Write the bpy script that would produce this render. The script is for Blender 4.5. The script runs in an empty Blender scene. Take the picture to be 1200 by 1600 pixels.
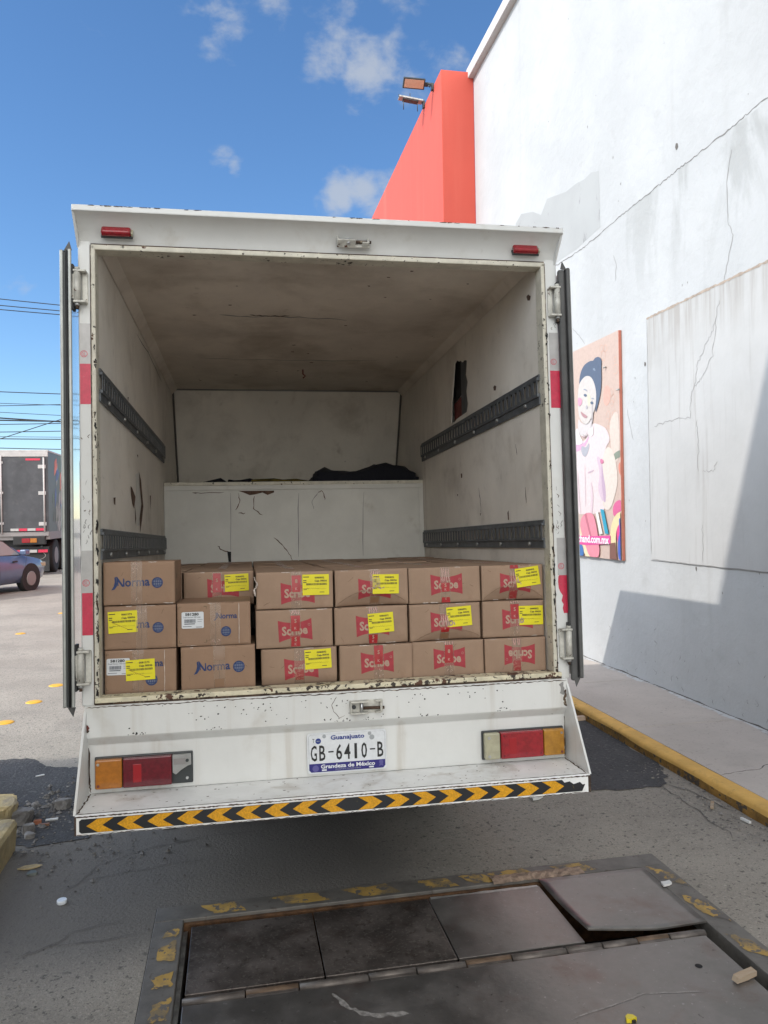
import bpy, bmesh, math, random
from mathutils import Vector, Matrix, Euler
random.seed(7)
SC = bpy.context.scene
COL = SC.collection
rad = math.radians

# ------------------------------------------------------------------ camera
cam_d = bpy.data.cameras.new('camera')
cam_d.sensor_fit = 'VERTICAL'; cam_d.sensor_height = 24.0; cam_d.sensor_width = 18.0
cam_d.lens = 1202.65 / 1600 * 24.0
cam_d.clip_start = 0.05; cam_d.clip_end = 2000
cam = bpy.data.objects.new('camera', cam_d); COL.objects.link(cam)
def Rm(yaw, pitch, roll):
    return Matrix.Rotation(yaw, 3, 'Z') @ Matrix.Rotation(pitch, 3, 'X') @ Matrix.Rotation(roll, 3, 'Y')
Rc = Rm(rad(-11.05), 0.0, rad(1.0219))
cx, cy, cz = Rc.col[0], Rc.col[1], Rc.col[2]
cam.matrix_world = Matrix(((cx[0], cz[0], -cy[0], 0), (cx[1], cz[1], -cy[1], 0), (cx[2], cz[2], -cy[2], 1.6), (0, 0, 0, 1)))
SC.camera = cam

# ------------------------------------------------------------------ sun, sky, exposure
LIGHT = Vector((2.157, .62, -1.76)).normalized()
SUN_EL = math.asin(-LIGHT.z); SUN_AZ = math.atan2(-LIGHT.x, -LIGHT.y)
sun_d = bpy.data.lights.new('sun', 'SUN'); sun_d.energy = 2.0; sun_d.angle = rad(0.5); sun_d.color = (1.0, .95, .88)
sun = bpy.data.objects.new('sun', sun_d); COL.objects.link(sun)
sun.rotation_euler = LIGHT.to_track_quat('-Z', 'Y').to_euler(); sun.location = (-10, -4, 12)
W = bpy.data.worlds.new('World'); SC.world = W; W.use_nodes = True
nt = W.node_tree; nt.nodes.clear()
def N(t, **kw):
    n = nt.nodes.new(t)
    for k, v in kw.items(): setattr(n, k, v)
    return n
def LK(a, b): nt.links.new(a, b)
sky = N('ShaderNodeTexSky', sky_type='NISHITA', sun_disc=False, sun_elevation=SUN_EL, sun_rotation=SUN_AZ, altitude=300, air_density=1.0, dust_density=.15, ozone_density=4.0)
bg = N('ShaderNodeBackground'); bg.inputs[1].default_value = .12
hsv = N('ShaderNodeHueSaturation'); hsv.inputs['Saturation'].default_value = 1.12; LK(sky.outputs[0], hsv.inputs['Color']); LK(hsv.outputs[0], bg.inputs[0])
bgc = N('ShaderNodeBackground'); bgc.inputs[0].default_value = (.80, .86, .95, 1); bgc.inputs[1].default_value = .42
tc = N('ShaderNodeTexCoord')
nz = N('ShaderNodeTexNoise'); nz.inputs['Scale'].default_value = 17; nz.inputs['Detail'].default_value = 10; nz.inputs['Roughness'].default_value = .57; nz.inputs['Distortion'].default_value = .15
mpn = N('ShaderNodeMapping'); mpn.inputs['Scale'].default_value = (1, 1, 1.5)
LK(tc.outputs['Generated'], mpn.inputs[0]); LK(mpn.outputs[0], nz.inputs['Vector'])
acc = None
CLOUDS = [((.104, .852, .508), .070, .85), ((.165, .850, .500), .085, .86), ((.21, .852, .478), .06, .75), ((.13, .832, .538), .13, .70), ((.247, .827, .505), .07, .75), ((.005, .848, .528), .085, .84), ((.05, .840, .538), .07, .68), ((.135, .917, .374), .06, .9), ((.165, .91, .382), .07, 1.0),
          ((.19, .900, .390), .06, 1.0), ((-.008, .912, .409), .032, .80), ((.006, .914, .406), .024, .78), ((-.24, .933, .268), .06, .5), ((.05, .80, .60), .16, .6), ((.7, .6, .4), .25, .7)]
for d, r, k in CLOUDS:        # soft patches of the sky, by direction, where the clouds gather
    dist = N('ShaderNodeVectorMath', operation='DISTANCE'); dist.inputs[1].default_value = Vector(d).normalized()
    nrm = N('ShaderNodeVectorMath', operation='NORMALIZE'); LK(tc.outputs['Generated'], nrm.inputs[0]); LK(nrm.outputs[0], dist.inputs[0])
    mr = N('ShaderNodeMapRange', interpolation_type='SMOOTHSTEP'); mr.inputs['From Min'].default_value = 0; mr.inputs['From Max'].default_value = r
    mr.inputs['To Min'].default_value = k; mr.inputs['To Max'].default_value = 0
    LK(dist.outputs['Value'], mr.inputs['Value'])
    if acc is None: acc = mr.outputs[0]
    else:
        a = N('ShaderNodeMath', operation='MAXIMUM'); LK(acc, a.inputs[0]); LK(mr.outputs[0], a.inputs[1]); acc = a.outputs[0]
ad = N('ShaderNodeMath', operation='MULTIPLY_ADD'); ad.inputs[1].default_value = .40; LK(acc, ad.inputs[0]); LK(nz.outputs[0], ad.inputs[2])
cm = N('ShaderNodeMapRange', interpolation_type='SMOOTHSTEP'); cm.inputs['From Min'].default_value = .69; cm.inputs['From Max'].default_value = 1.0; cm.inputs['To Max'].default_value = .74
LK(ad.outputs[0], cm.inputs['Value'])
mx = N('ShaderNodeMixShader'); LK(cm.outputs[0], mx.inputs[0]); LK(bg.outputs[0], mx.inputs[1]); LK(bgc.outputs[0], mx.inputs[2])
# bright cloud banks added out of view, behind and left, to fill the shade
bgw = N('ShaderNodeBackground'); bgw.inputs[0].default_value = (1.0, .98, .94, 1); bgw.inputs[1].default_value = 2.15
nb = N('ShaderNodeTexNoise'); nb.inputs['Scale'].default_value = 3.2; nb.inputs['Detail'].default_value = 8; nb.inputs['Roughness'].default_value = .55
LK(mpn.outputs[0], nb.inputs['Vector'])
sxyz = N('ShaderNodeSeparateXYZ'); LK(tc.outputs['Generated'], sxyz.inputs[0])
back = N('ShaderNodeMapRange', interpolation_type='SMOOTHSTEP'); back.inputs['From Min'].default_value = .25; back.inputs['From Max'].default_value = -.35; back.inputs['To Min'].default_value = 0; back.inputs['To Max'].default_value = .42
LK(sxyz.outputs['Y'], back.inputs['Value'])
side = N('ShaderNodeMapRange', interpolation_type='SMOOTHSTEP'); side.inputs['From Min'].default_value = -.42; side.inputs['From Max'].default_value = -.75; side.inputs['To Min'].default_value = 0; side.inputs['To Max'].default_value = .60
LK(sxyz.outputs['X'], side.inputs['Value'])
wc = N('ShaderNodeMix', data_type='RGBA'); wc.inputs[6].default_value = (1.0, .98, .94, 1); wc.inputs[7].default_value = (.80, .91, 1.06, 1)
sc_ = N('ShaderNodeMath', operation='MULTIPLY'); sc_.inputs[1].default_value = 1.6; sc_.use_clamp = True; LK(side.outputs[0], sc_.inputs[0]); LK(sc_.outputs[0], wc.inputs[0]); LK(wc.outputs[2], bgw.inputs[0])
mxx = N('ShaderNodeMath', operation='MAXIMUM'); LK(back.outputs[0], mxx.inputs[0]); LK(side.outputs[0], mxx.inputs[1])
sm = N('ShaderNodeMath', operation='ADD'); LK(nb.outputs[0], sm.inputs[0]); LK(mxx.outputs[0], sm.inputs[1])
cw = N('ShaderNodeMapRange', interpolation_type='SMOOTHSTEP'); cw.inputs['From Min'].default_value = .66; cw.inputs['From Max'].default_value = .92; cw.inputs['To Max'].default_value = .9
LK(sm.outputs[0], cw.inputs['Value'])
hz = N('ShaderNodeMapRange'); hz.inputs['From Min'].default_value = 0; hz.inputs['From Max'].default_value = .06; LK(sxyz.outputs['Z'], hz.inputs['Value'])
cwm = N('ShaderNodeMath', operation='MULTIPLY'); LK(cw.outputs[0], cwm.inputs[0]); LK(hz.outputs[0], cwm.inputs[1])
mx2 = N('ShaderNodeMixShader'); LK(cwm.outputs[0], mx2.inputs[0]); LK(mx.outputs[0], mx2.inputs[1]); LK(bgw.outputs[0], mx2.inputs[2])
wo = N('ShaderNodeOutputWorld'); LK(mx2.outputs[0], wo.inputs[0])
vs = SC.view_settings
vs.view_transform = 'Standard'; vs.look = 'None'; vs.gamma = 1.0; vs.use_curve_mapping = False
vs.exposure = 0.72

# ------------------------------------------------------------------ materials
def lin(r, g, b):
    f = lambda c: c / 12.92 if c <= .04045 else ((c + .055) / 1.055) ** 2.4
    return (f(r / 255), f(g / 255), f(b / 255))
MATS = {}
def mat(name, col, rough=.6, metal=0.0, vary=None, stain=None, chips=None, streak=None, bump=None, alpha=1.0, trans=0.0, coat=0.0, spec=.5, amask=None):
    """col: base colour. vary=(scale, amount): mottling. stain=(scale, lo, hi, colour, strength). chips=(scale, threshold, colour).
    streak=(scale, lo, hi, colour, strength, axis): stretched noise. bump=(scale, strength[, distance])."""
    if name in MATS: return MATS[name]
    m = bpy.data.materials.new(name); m.use_nodes = True; t = m.node_tree; b = t.nodes['Principled BSDF']
    def n(ty, **kw):
        q = t.nodes.new(ty)
        for k, v in kw.items(): setattr(q, k, v)
        return q
    L = t.links.new
    co = n('ShaderNodeTexCoord').outputs['Object']
    def noise(scale, detail=4, rough_=.55, vec=None, dist=0):
        q = n('ShaderNodeTexNoise'); q.inputs['Scale'].default_value = scale; q.inputs['Detail'].default_value = detail; q.inputs['Roughness'].default_value = rough_; q.inputs['Distortion'].default_value = dist
        L(vec if vec is not None else co, q.inputs['Vector']); return q.outputs[0]
    def rng(v, lo, hi, a=0., z=1.):
        q = n('ShaderNodeMapRange', interpolation_type='SMOOTHSTEP'); q.inputs[1].default_value = lo; q.inputs[2].default_value = hi; q.inputs[3].default_value = a; q.inputs[4].default_value = z
        L(v, q.inputs[0]); return q.outputs[0]
    def mix(f, a, c):
        q = n('ShaderNodeMix', data_type='RGBA')
        L(f, q.inputs[0])
        if isinstance(a, tuple): q.inputs[6].default_value = (*a, 1)
        else: L(a, q.inputs[6])
        if isinstance(c, tuple): q.inputs[7].default_value = (*c, 1)
        else: L(c, q.inputs[7])
        return q.outputs[2]
    c = tuple(col); rg = None
    if vary:
        s, a = vary
        c = mix(rng(noise(s, 6, .62), .3, .7), tuple(x * (1 - a) for x in col), tuple(min(1, x * (1 + a)) for x in col))
    for st in (stain if isinstance(stain, list) else [stain] if stain else []):
        s, lo, hi, sc_, k = st
        c = mix(rng(noise(s, 7, .6, dist=.3), lo, hi, 0, k), c, sc_)
    for st in (streak if isinstance(streak, list) else [streak] if streak else []):
        s, lo, hi, sc_, k, ax = st
        mp = n('ShaderNodeMapping'); mp.inputs['Scale'].default_value = tuple(.06 if i == ax else 1 for i in range(3)); L(co, mp.inputs[0])
        c = mix(rng(noise(s, 5, .6, vec=mp.outputs[0]), lo, hi, 0, k), c, sc_)
    if chips:
        for s, th, cc in (chips if isinstance(chips, list) else [chips]):
            a_ = n('ShaderNodeMath', operation='MULTIPLY_ADD'); a_.inputs[1].default_value = .55
            L(noise(s * .13, 3), a_.inputs[0]); L(noise(s, 5, .6), a_.inputs[2])
            f = rng(a_.outputs[0], th, th + .025)
            c = mix(f, c, cc)
    if isinstance(c, tuple): b.inputs['Base Color'].default_value = (*c, 1)
    else: L(c, b.inputs['Base Color'])
    b.inputs['Roughness'].default_value = .5 if isinstance(rough, tuple) else rough; b.inputs['Metallic'].default_value = metal; b.inputs['Specular IOR Level'].default_value = spec
    if isinstance(rough, tuple):
        L(rng(noise(rough[2], 6), .3, .7, rough[0], rough[1]), b.inputs['Roughness'])
    if coat: b.inputs['Coat Weight'].default_value = coat; b.inputs['Coat Roughness'].default_value = .08
    if trans: b.inputs['Transmission Weight'].default_value = trans
    if alpha < 1: b.inputs['Alpha'].default_value = alpha
    if amask:          # blotchy cover: thin where the noise is low
        s, lo, hi, k = amask
        mp = n('ShaderNodeMapping'); mp.inputs['Scale'].default_value = (1, 1, .45); L(co, mp.inputs[0])
        L(rng(noise(s, 7, .62, vec=mp.outputs[0], dist=.4), lo, hi, 0, k), b.inputs['Alpha'])
    if bump:
        q = n('ShaderNodeBump'); q.inputs['Strength'].default_value = bump[1]; q.inputs['Distance'].default_value = bump[2] if len(bump) > 2 else .01
        L(noise(bump[0], 6, .6), q.inputs['Height']); L(q.outputs[0], b.inputs['Normal'])
    MATS[name] = m; return m

RUST = (.085, .035, .018); DARK = (.035, .026, .02)
WHITE = (.64, .645, .625)
m_white = mat('white paint', WHITE, .42, vary=(3, .05), stain=[(6, .56, .8, (.42, .38, .31), .45), (25, .62, .8, (.4, .36, .3), .3)], chips=(55, 1.05, DARK), bump=(30, .06))
m_white_low = mat('white paint low panel', WHITE, .40, vary=(3, .05), stain=[(5, .55, .8, (.42, .38, .31), .5)], streak=(14, .52, .82, (.38, .32, .24), .55, 2), chips=[(48, 1.07, DARK), (110, 1.06, DARK)], bump=(30, .06))
m_step = mat('white paint step', (.78, .785, .77), .5, vary=(8, .06), stain=[(9, .5, .75, (.40, .35, .28), .6)], chips=[(70, 1.02, DARK), (160, 1.04, DARK)], bump=(60, .1))
m_trim = mat('chipped cream trim', (.55, .52, .43), .55, vary=(20, .12), chips=[(60, .93, DARK), (28, .97, RUST)], bump=(60, .25))
m_sill = mat('rusty cream sill', (.60, .55, .40), .6, vary=(25, .15), chips=[(46, .83, DARK), (24, .88, RUST)], bump=(60, .3))
m_rust = mat('bare rusty edge', (.06, .035, .022), .8, vary=(30, .5), stain=(40, .55, .7, (.35, .3, .22), .8))
m_lining = mat('grimy white lining', (.73, .685, .61), .62, vary=(2.5, .07), stain=[(3, .5, .8, (.30, .25, .19), .5), (12, .6, .8, (.26, .22, .17), .35)], streak=[(9, .58, .85, (.28, .2, .14), .4, 2)], chips=(38, 1.08, (.05, .035, .025)), bump=(14, .12, .02))
m_ceil = mat('grimy ceiling lining', (.66, .60, .52), .65, vary=(2, .12), stain=[(2.2, .45, .75, (.25, .19, .13), .55), (14, .6, .8, (.2, .15, .1), .35)], chips=(40, 1.08, (.05, .035, .025)), bump=(10, .2, .02))
m_bulk = mat('bulkhead paint', (.60, .595, .55), .55, vary=(4, .06), stain=[(6, .58, .8, (.3, .26, .2), .4)], chips=(60, 1.07, (.08, .05, .04)), bump=(12, .1))
m_wood = mat('bare plywood', (.10, .055, .035), .85, vary=(30, .4), streak=(40, .5, .7, (.04, .02, .015), .7, 2))
m_red = mat('red brown core', (.14, .03, .025), .8, vary=(30, .4))
m_black = mat('black void', (.012, .012, .013), .9)
m_rail = mat('grey steel rail', (.105, .115, .125), .5, metal=.35, vary=(20, .2), stain=(30, .6, .75, (.2, .2, .19), .5))
m_alu = mat('brushed metal', (.55, .56, .57), .32, metal=.9, vary=(12, .12))
m_alum = mat('dull aluminium channel', (.36, .37, .35), .42, metal=.55, vary=(10, .15), stain=(30, .6, .8, (.15, .13, .1), .5))
m_door = mat('door outer face', (.62, .63, .63), .16, metal=.25, vary=(4, .05), coat=.6)
m_steel = mat('worn steel', (.34, .34, .33), .42, metal=.6, vary=(30, .3), chips=(60, .98, RUST))
m_rubber = mat('grey rubber', (.075, .075, .073), .65, vary=(8, .25), streak=(14, .5, .8, (.16, .15, .14), .5, 2))
m_rubber_d = mat('black rubber', (.022, .022, .023), .6, vary=(8, .2))
m_hinge = mat('hinge white steel', (.50, .49, .44), .5, metal=.15, chips=[(70, .95, RUST)], vary=(30, .2))
m_amber = mat('amber lens', (.36, .125, .010), .16, coat=.5, vary=(60, .15))
m_amber_d = mat('dirty amber lens', (.36, .17, .02), .22, coat=.3, vary=(40, .2))
m_redlens = mat('red lens', (.25, .006, .014), .14, coat=.5, vary=(70, .2))
m_redlens_d = mat('dark red lens', (.115, .004, .012), .14, coat=.5, vary=(70, .2))
m_redglow = mat('red reflector', (.30, .004, .010), .25, coat=.3)
m_clear = mat('clear lens', (.36, .345, .24), .2, coat=.4, vary=(40, .1))
m_lampgrey = mat('lamp grey', (.30, .30, .29), .3, vary=(20, .1))
m_lampblk = mat('lamp housing', (.03, .035, .037), .4)
m_tape_red = mat('red reflective tape', (.52, .025, .065), .3, vary=(50, .1), stain=(60, .62, .75, (.5, .3, .3), .5))
m_tape_sil = mat('silver reflective tape', (.40, .39, .38), .3, metal=.1, vary=(25, .08))
m_hy = mat('chevron yellow', (.62, .30, .008), .35, vary=(200, .22), stain=(30, .6, .8, (.3, .15, .02), .5))
m_hk = mat('chevron black', (.012, .014, .018), .35, stain=(50, .66, .75, (.3, .2, .02), .6))
m_platew = mat('plate white', (.66, .68, .70), .35, vary=(60, .05))
m_plateb = mat('plate blue', (.018, .014, .16), .35)
m_navy = mat('plate dark blue print', (.012, .035, .22), .4)
m_ink = mat('black ink', (.012, .012, .013), .45)
m_grayp = mat('gray print', (.33, .35, .36), .5)
m_dashk = mat('floor dark', (.06, .045, .035), .8, vary=(10, .3))
m_bag = mat('dark navy cloth', (.008, .009, .015), .95, bump=(25, .5, .02))
m_strap = mat('dirty yellow strap', (.10, .075, .012), .9, vary=(20, .6))
m_tire = mat('tyre rubber', (.02, .02, .02), .8, bump=(40, .3))
m_chassis = mat('chassis black', (.018, .018, .018), .7)

m_card = mat('brown cardboard', (.285, .185, .124), .82, vary=(7, .07), stain=[(16, .55, .8, (.24, .14, .085), .4)], bump=(90, .10, .004), spec=.25)
m_card2 = mat('brown cardboard pale', (.31, .212, .148), .82, vary=(7, .07), stain=[(16, .55, .8, (.25, .155, .10), .4)], bump=(90, .10, .004), spec=.25)
m_cardedge = mat('cardboard torn edge', (.52, .45, .40), .9, vary=(60, .2))
m_logored = mat('faded red print', (.33, .034, .045), .7, vary=(40, .12), stain=(60, .6, .8, (.40, .16, .11), .5))
m_logotxt = mat('cardboard in red print', (.40, .28, .21), .8)
m_logoblu = mat('blue print', (.018, .040, .125), .75, vary=(60, .15))
m_tapered = mat('red packing tape', (.33, .006, .010), .3, coat=.15, vary=(50, .2))
m_tapepink = mat('tape pale print', (.46, .25, .23), .35, vary=(70, .2))
m_tapeclear = mat('clear packing tape', (.42, .30, .22), .18, alpha=.34, coat=.6, vary=(40, .25))
m_labely = mat('yellow sticker', (.70, .62, .006), .5, vary=(15, .04))
m_labelw = mat('white sticker', (.60, .62, .64), .5)
m_inkgrey = mat('soft ink', (.07, .06, .02), .6)
m_inkblue = mat('soft ink on white', (.06, .07, .09), .6)

m_bldg = mat('white plaster wall', (.43, .436, .436), .85, vary=(.9, .06), stain=[(.5, .5, .75, (.375, .38, .375), .5), (3, .58, .78, (.34, .34, .33), .4)], streak=[(4, .55, .8, (.34, .335, .325), .45, 2)], bump=(9, .35, .025))
m_panel = mat('old plaster panel', (.425, .422, .413), .85, vary=(1.2, .05), stain=[(2, .52, .78, (.36, .35, .335), .5)], streak=[(16, .52, .80, (.29, .27, .25), .6, 2)], bump=(7, .2, .02))
m_drip = mat('drip stain', (.33, .312, .29), .9, streak=[(26, .42, .62, (.42, .415, .405), .8, 2)], amask=(3, .36, .56, .75))
m_patchg = mat('grey repaint', (.385, .392, .388), .88, vary=(1.2, .05), amask=(5, .20, .42, .9))

def seep(m, z0=3.05, z1=4.22, ztop=4.268, col=(.33, .335, .328), sc=2.1, sz=.35, lo=.47, hi=.60, k=.85, y0=3.6, y1=1.6):          # water has run out of the joint and greyed the plaster below it
    t = m.node_tree; b = t.nodes['Principled BSDF']; L = t.links.new; src = b.inputs['Base Color'].links[0].from_socket
    co = t.nodes.new('ShaderNodeTexCoord').outputs['Object']
    sp = t.nodes.new('ShaderNodeSeparateXYZ'); L(co, sp.inputs[0])
    def MR(v, a, c, d=0., e=1.):
        q = t.nodes.new('ShaderNodeMapRange'); q.interpolation_type = 'SMOOTHSTEP'
        for k, x in zip((1, 2, 3, 4), (a, c, d, e)): q.inputs[k].default_value = x
        L(v, q.inputs[0]); return q.outputs[0]
    def MU(a, c):
        q = t.nodes.new('ShaderNodeMath'); q.operation = 'MULTIPLY'; L(a, q.inputs[0]); L(c, q.inputs[1]); return q.outputs[0]
    mp = t.nodes.new('ShaderNodeMapping'); mp.inputs['Scale'].default_value = (1, 1, sz); L(co, mp.inputs[0])
    ns = t.nodes.new('ShaderNodeTexNoise'); ns.inputs['Scale'].default_value = sc; ns.inputs['Detail'].default_value = 8; ns.inputs['Roughness'].default_value = .6; ns.inputs['Distortion'].default_value = .5; L(mp.outputs[0], ns.inputs['Vector'])
    f = MU(MU(MR(sp.outputs['Z'], z0, z1), MR(sp.outputs['Z'], ztop + .007, ztop - .006)), MR(ns.outputs[0], lo, hi, 0, k))
    f = MU(f, MR(sp.outputs['Y'], y0, y1))
    q = t.nodes.new('ShaderNodeMix'); q.data_type = 'RGBA'; L(f, q.inputs[0]); L(src, q.inputs[6]); q.inputs[7].default_value = (*col, 1); L(q.outputs[2], b.inputs['Base Color'])
seep(m_bldg)
seep(m_panel, 2.75, 3.2, 3.30, (.30, .28, .255), 14, .05, .40, .62, .75, 9, 8)
m_coping = mat('coping', (.50, .485, .47), .7, streak=(3, .55, .8, (.45, .38, .34), .4, 1), vary=(2, .05))
m_orange = mat('orange paint', (.53, .075, .048), .7, vary=(.5, .06), streak=[(2.2, .48, .75, (.58, .13, .09), .5, 2), (7, .58, .8, (.45, .06, .045), .35, 2)])
m_crack = mat('crack', (.12, .11, .10), .95)
m_crackl = mat('faint crack', (.26, .255, .245), .95)
m_asph = mat('worn asphalt', (.295, .268, .228), .9, vary=(.9, .14), stain=[(1.3, .5, .72, (.195, .18, .158), .6), (5, .54, .72, (.21, .195, .17), .55), (16, .56, .7, (.22, .20, .175), .5), (22, .60, .68, (.14, .13, .115), .7), (42, .575, .65, (.085, .08, .072), .9), (75, .55, .66, (.42, .385, .33), .65), (130, .57, .65, (.11, .10, .09), .75)], bump=(70, .7, .010))
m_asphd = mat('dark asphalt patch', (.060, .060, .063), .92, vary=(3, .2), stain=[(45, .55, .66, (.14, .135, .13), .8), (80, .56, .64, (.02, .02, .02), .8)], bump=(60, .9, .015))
m_conc = mat('concrete sidewalk', (.47, .42, .375), .88, vary=(1.5, .08), stain=[(4, .55, .75, (.35, .31, .275), .5), (45, .58, .68, (.27, .24, .21), .6)], bump=(60, .35, .008))
m_over = mat('paint overspray', (.52, .53, .53), .9, stain=(18, .45, .6, (.33, .30, .27), .9))
m_kerb = mat('yellow kerb paint', (.66, .39, .10), .75, vary=(5, .12), stain=[(14, .52, .7, (.42, .24, .06), .5)], chips=[(30, 1.0, (.11, .09, .06))], bump=(40, .4, .01))
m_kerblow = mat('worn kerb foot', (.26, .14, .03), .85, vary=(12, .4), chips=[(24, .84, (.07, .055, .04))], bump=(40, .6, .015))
m_kerbold = mat('old yellow concrete', (.45, .35, .18), .85, vary=(6, .25), stain=[(9, .48, .68, (.27, .23, .17), .75)], chips=[(30, .96, (.10, .085, .07))], bump=(30, .6, .02))
m_rock = mat('grey rubble', (.21, .20, .19), .9, vary=(14, .3), bump=(30, .8, .02))
m_gravel = mat('gravel', (.10, .093, .088), .9, vary=(10, .4))
m_plate_d = mat('dark steel deck', (.185, .16, .145), (.32, .52, 6), metal=.72, vary=(6, .25), stain=[(28, .52, .68, (.075, .06, .05), .6), (90, .55, .63, (.30, .27, .24), .7), (5, .5, .75, (.10, .06, .045), .6), (40, .62, .72, (.03, .025, .02), .7), (55, .64, .72, (.3, .29, .27), .5)], bump=(45, .18, .004))
m_plate_l = mat('worn steel deck', (.225, .21, .195), (.32, .52, 5), metal=.75, vary=(5, .2), stain=[(4, .52, .75, (.16, .09, .07), .6), (38, .64, .74, (.05, .04, .03), .7), (55, .62, .72, (.45, .44, .42), .5)], bump=(45, .2, .004))
m_frame = mat('frame steel', (.15, .14, .125), .6, metal=.2, vary=(10, .2), stain=(30, .58, .7, (.07, .05, .035), .6), bump=(50, .3, .006))
m_framey = mat('worn yellow stripe', (.42, .27, .07), .7, vary=(12, .15), stain=[(9, .45, .6, (.14, .12, .09), .75)], chips=[(26, .84, (.12, .11, .10)), (70, .90, (.11, .10, .09))], bump=(50, .3, .006))
m_pitrust = mat('pit edge rust', (.10, .05, .022), .9, vary=(20, .5))
m_hingeb = mat('hinge barrel', (.15, .13, .115), .5, metal=.4, vary=(14, .3))
m_stick = mat('raw wood', (.36, .285, .205), .8, streak=(60, .45, .7, (.30, .18, .09), .6, 0))
m_cap = mat('white plastic', (.72, .76, .80), .35)
m_paper = mat('white paper', (.66, .66, .64), .8)
m_leaf = mat('dry leaf', (.42, .33, .18), .8, vary=(40, .2))
m_brick = mat('brick bit', (.33, .12, .06), .9, vary=(40, .3))
m_stud = mat('yellow road stud', (.70, .38, .03), .45, vary=(20, .1))
m_glass = mat('car window', (.25, .29, .30), .08, spec=.6)
m_carblue = mat('car blue', (.09, .13, .225), .4, metal=.1, coat=.8, vary=(5, .06))
m_chrome = mat('chrome', (.65, .66, .68), .15, metal=1)
m_t2dark = mat('truck dark panel', (.05, .052, .058), .5, vary=(3, .2), stain=(5, .5, .75, (.09, .09, .095), .6))
m_t2frame = mat('truck pale frame', (.42, .41, .40), .5, vary=(6, .1), chips=(30, 1.05, DARK))
m_t2grey = mat('truck grey skirt', (.24, .225, .22), .6)
m_t2side = mat('truck side graphic', (.055, .06, .075), .45, streak=[(3.5, .56, .62, (.10, .15, .07), .8, 2)])
m_gor = mat('graphic orange', (.5, .08, .04), .45, vary=(6, .3)); m_gbl = mat('graphic blue', (.03, .05, .22), .45, vary=(6, .3)); m_ggr = mat('graphic green', (.07, .11, .06), .5, vary=(6, .4)); m_gcr = mat('graphic grey', (.30, .29, .27), .5, vary=(6, .3))
m_cable = mat('cable', (.02, .022, .026), .7)
m_pole = mat('concrete pole', (.30, .29, .28), .9, vary=(3, .1))
m_canopy = mat('canopy white', (.62, .62, .61), .8, vary=(.6, .04))
def flat(name, r, g, b, rough=.55): return mat(name, (r, g, b), rough, vary=(30, .05))

# ------------------------------------------------------------------ mesh builder
TXT = {}
def text2d(body, bold=0.0):
    k = (body, bold)
    if k in TXT: return TXT[k]
    cu = bpy.data.curves.new('t', 'FONT'); cu.body = body; cu.size = 1; cu.resolution_u = 2; cu.offset = bold; cu.fill_mode = 'FRONT'
    o = bpy.data.objects.new('t', cu); COL.objects.link(o)
    dg = bpy.context.evaluated_depsgraph_get(); me = o.evaluated_get(dg).to_mesh()
    v = [(p.co.x, p.co.y) for p in me.vertices]; f = [tuple(p.vertices) for p in me.polygons]
    o.evaluated_get(dg).to_mesh_clear(); bpy.data.objects.remove(o); bpy.data.curves.remove(cu)
    TXT[k] = (v, f); return TXT[k]

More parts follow.
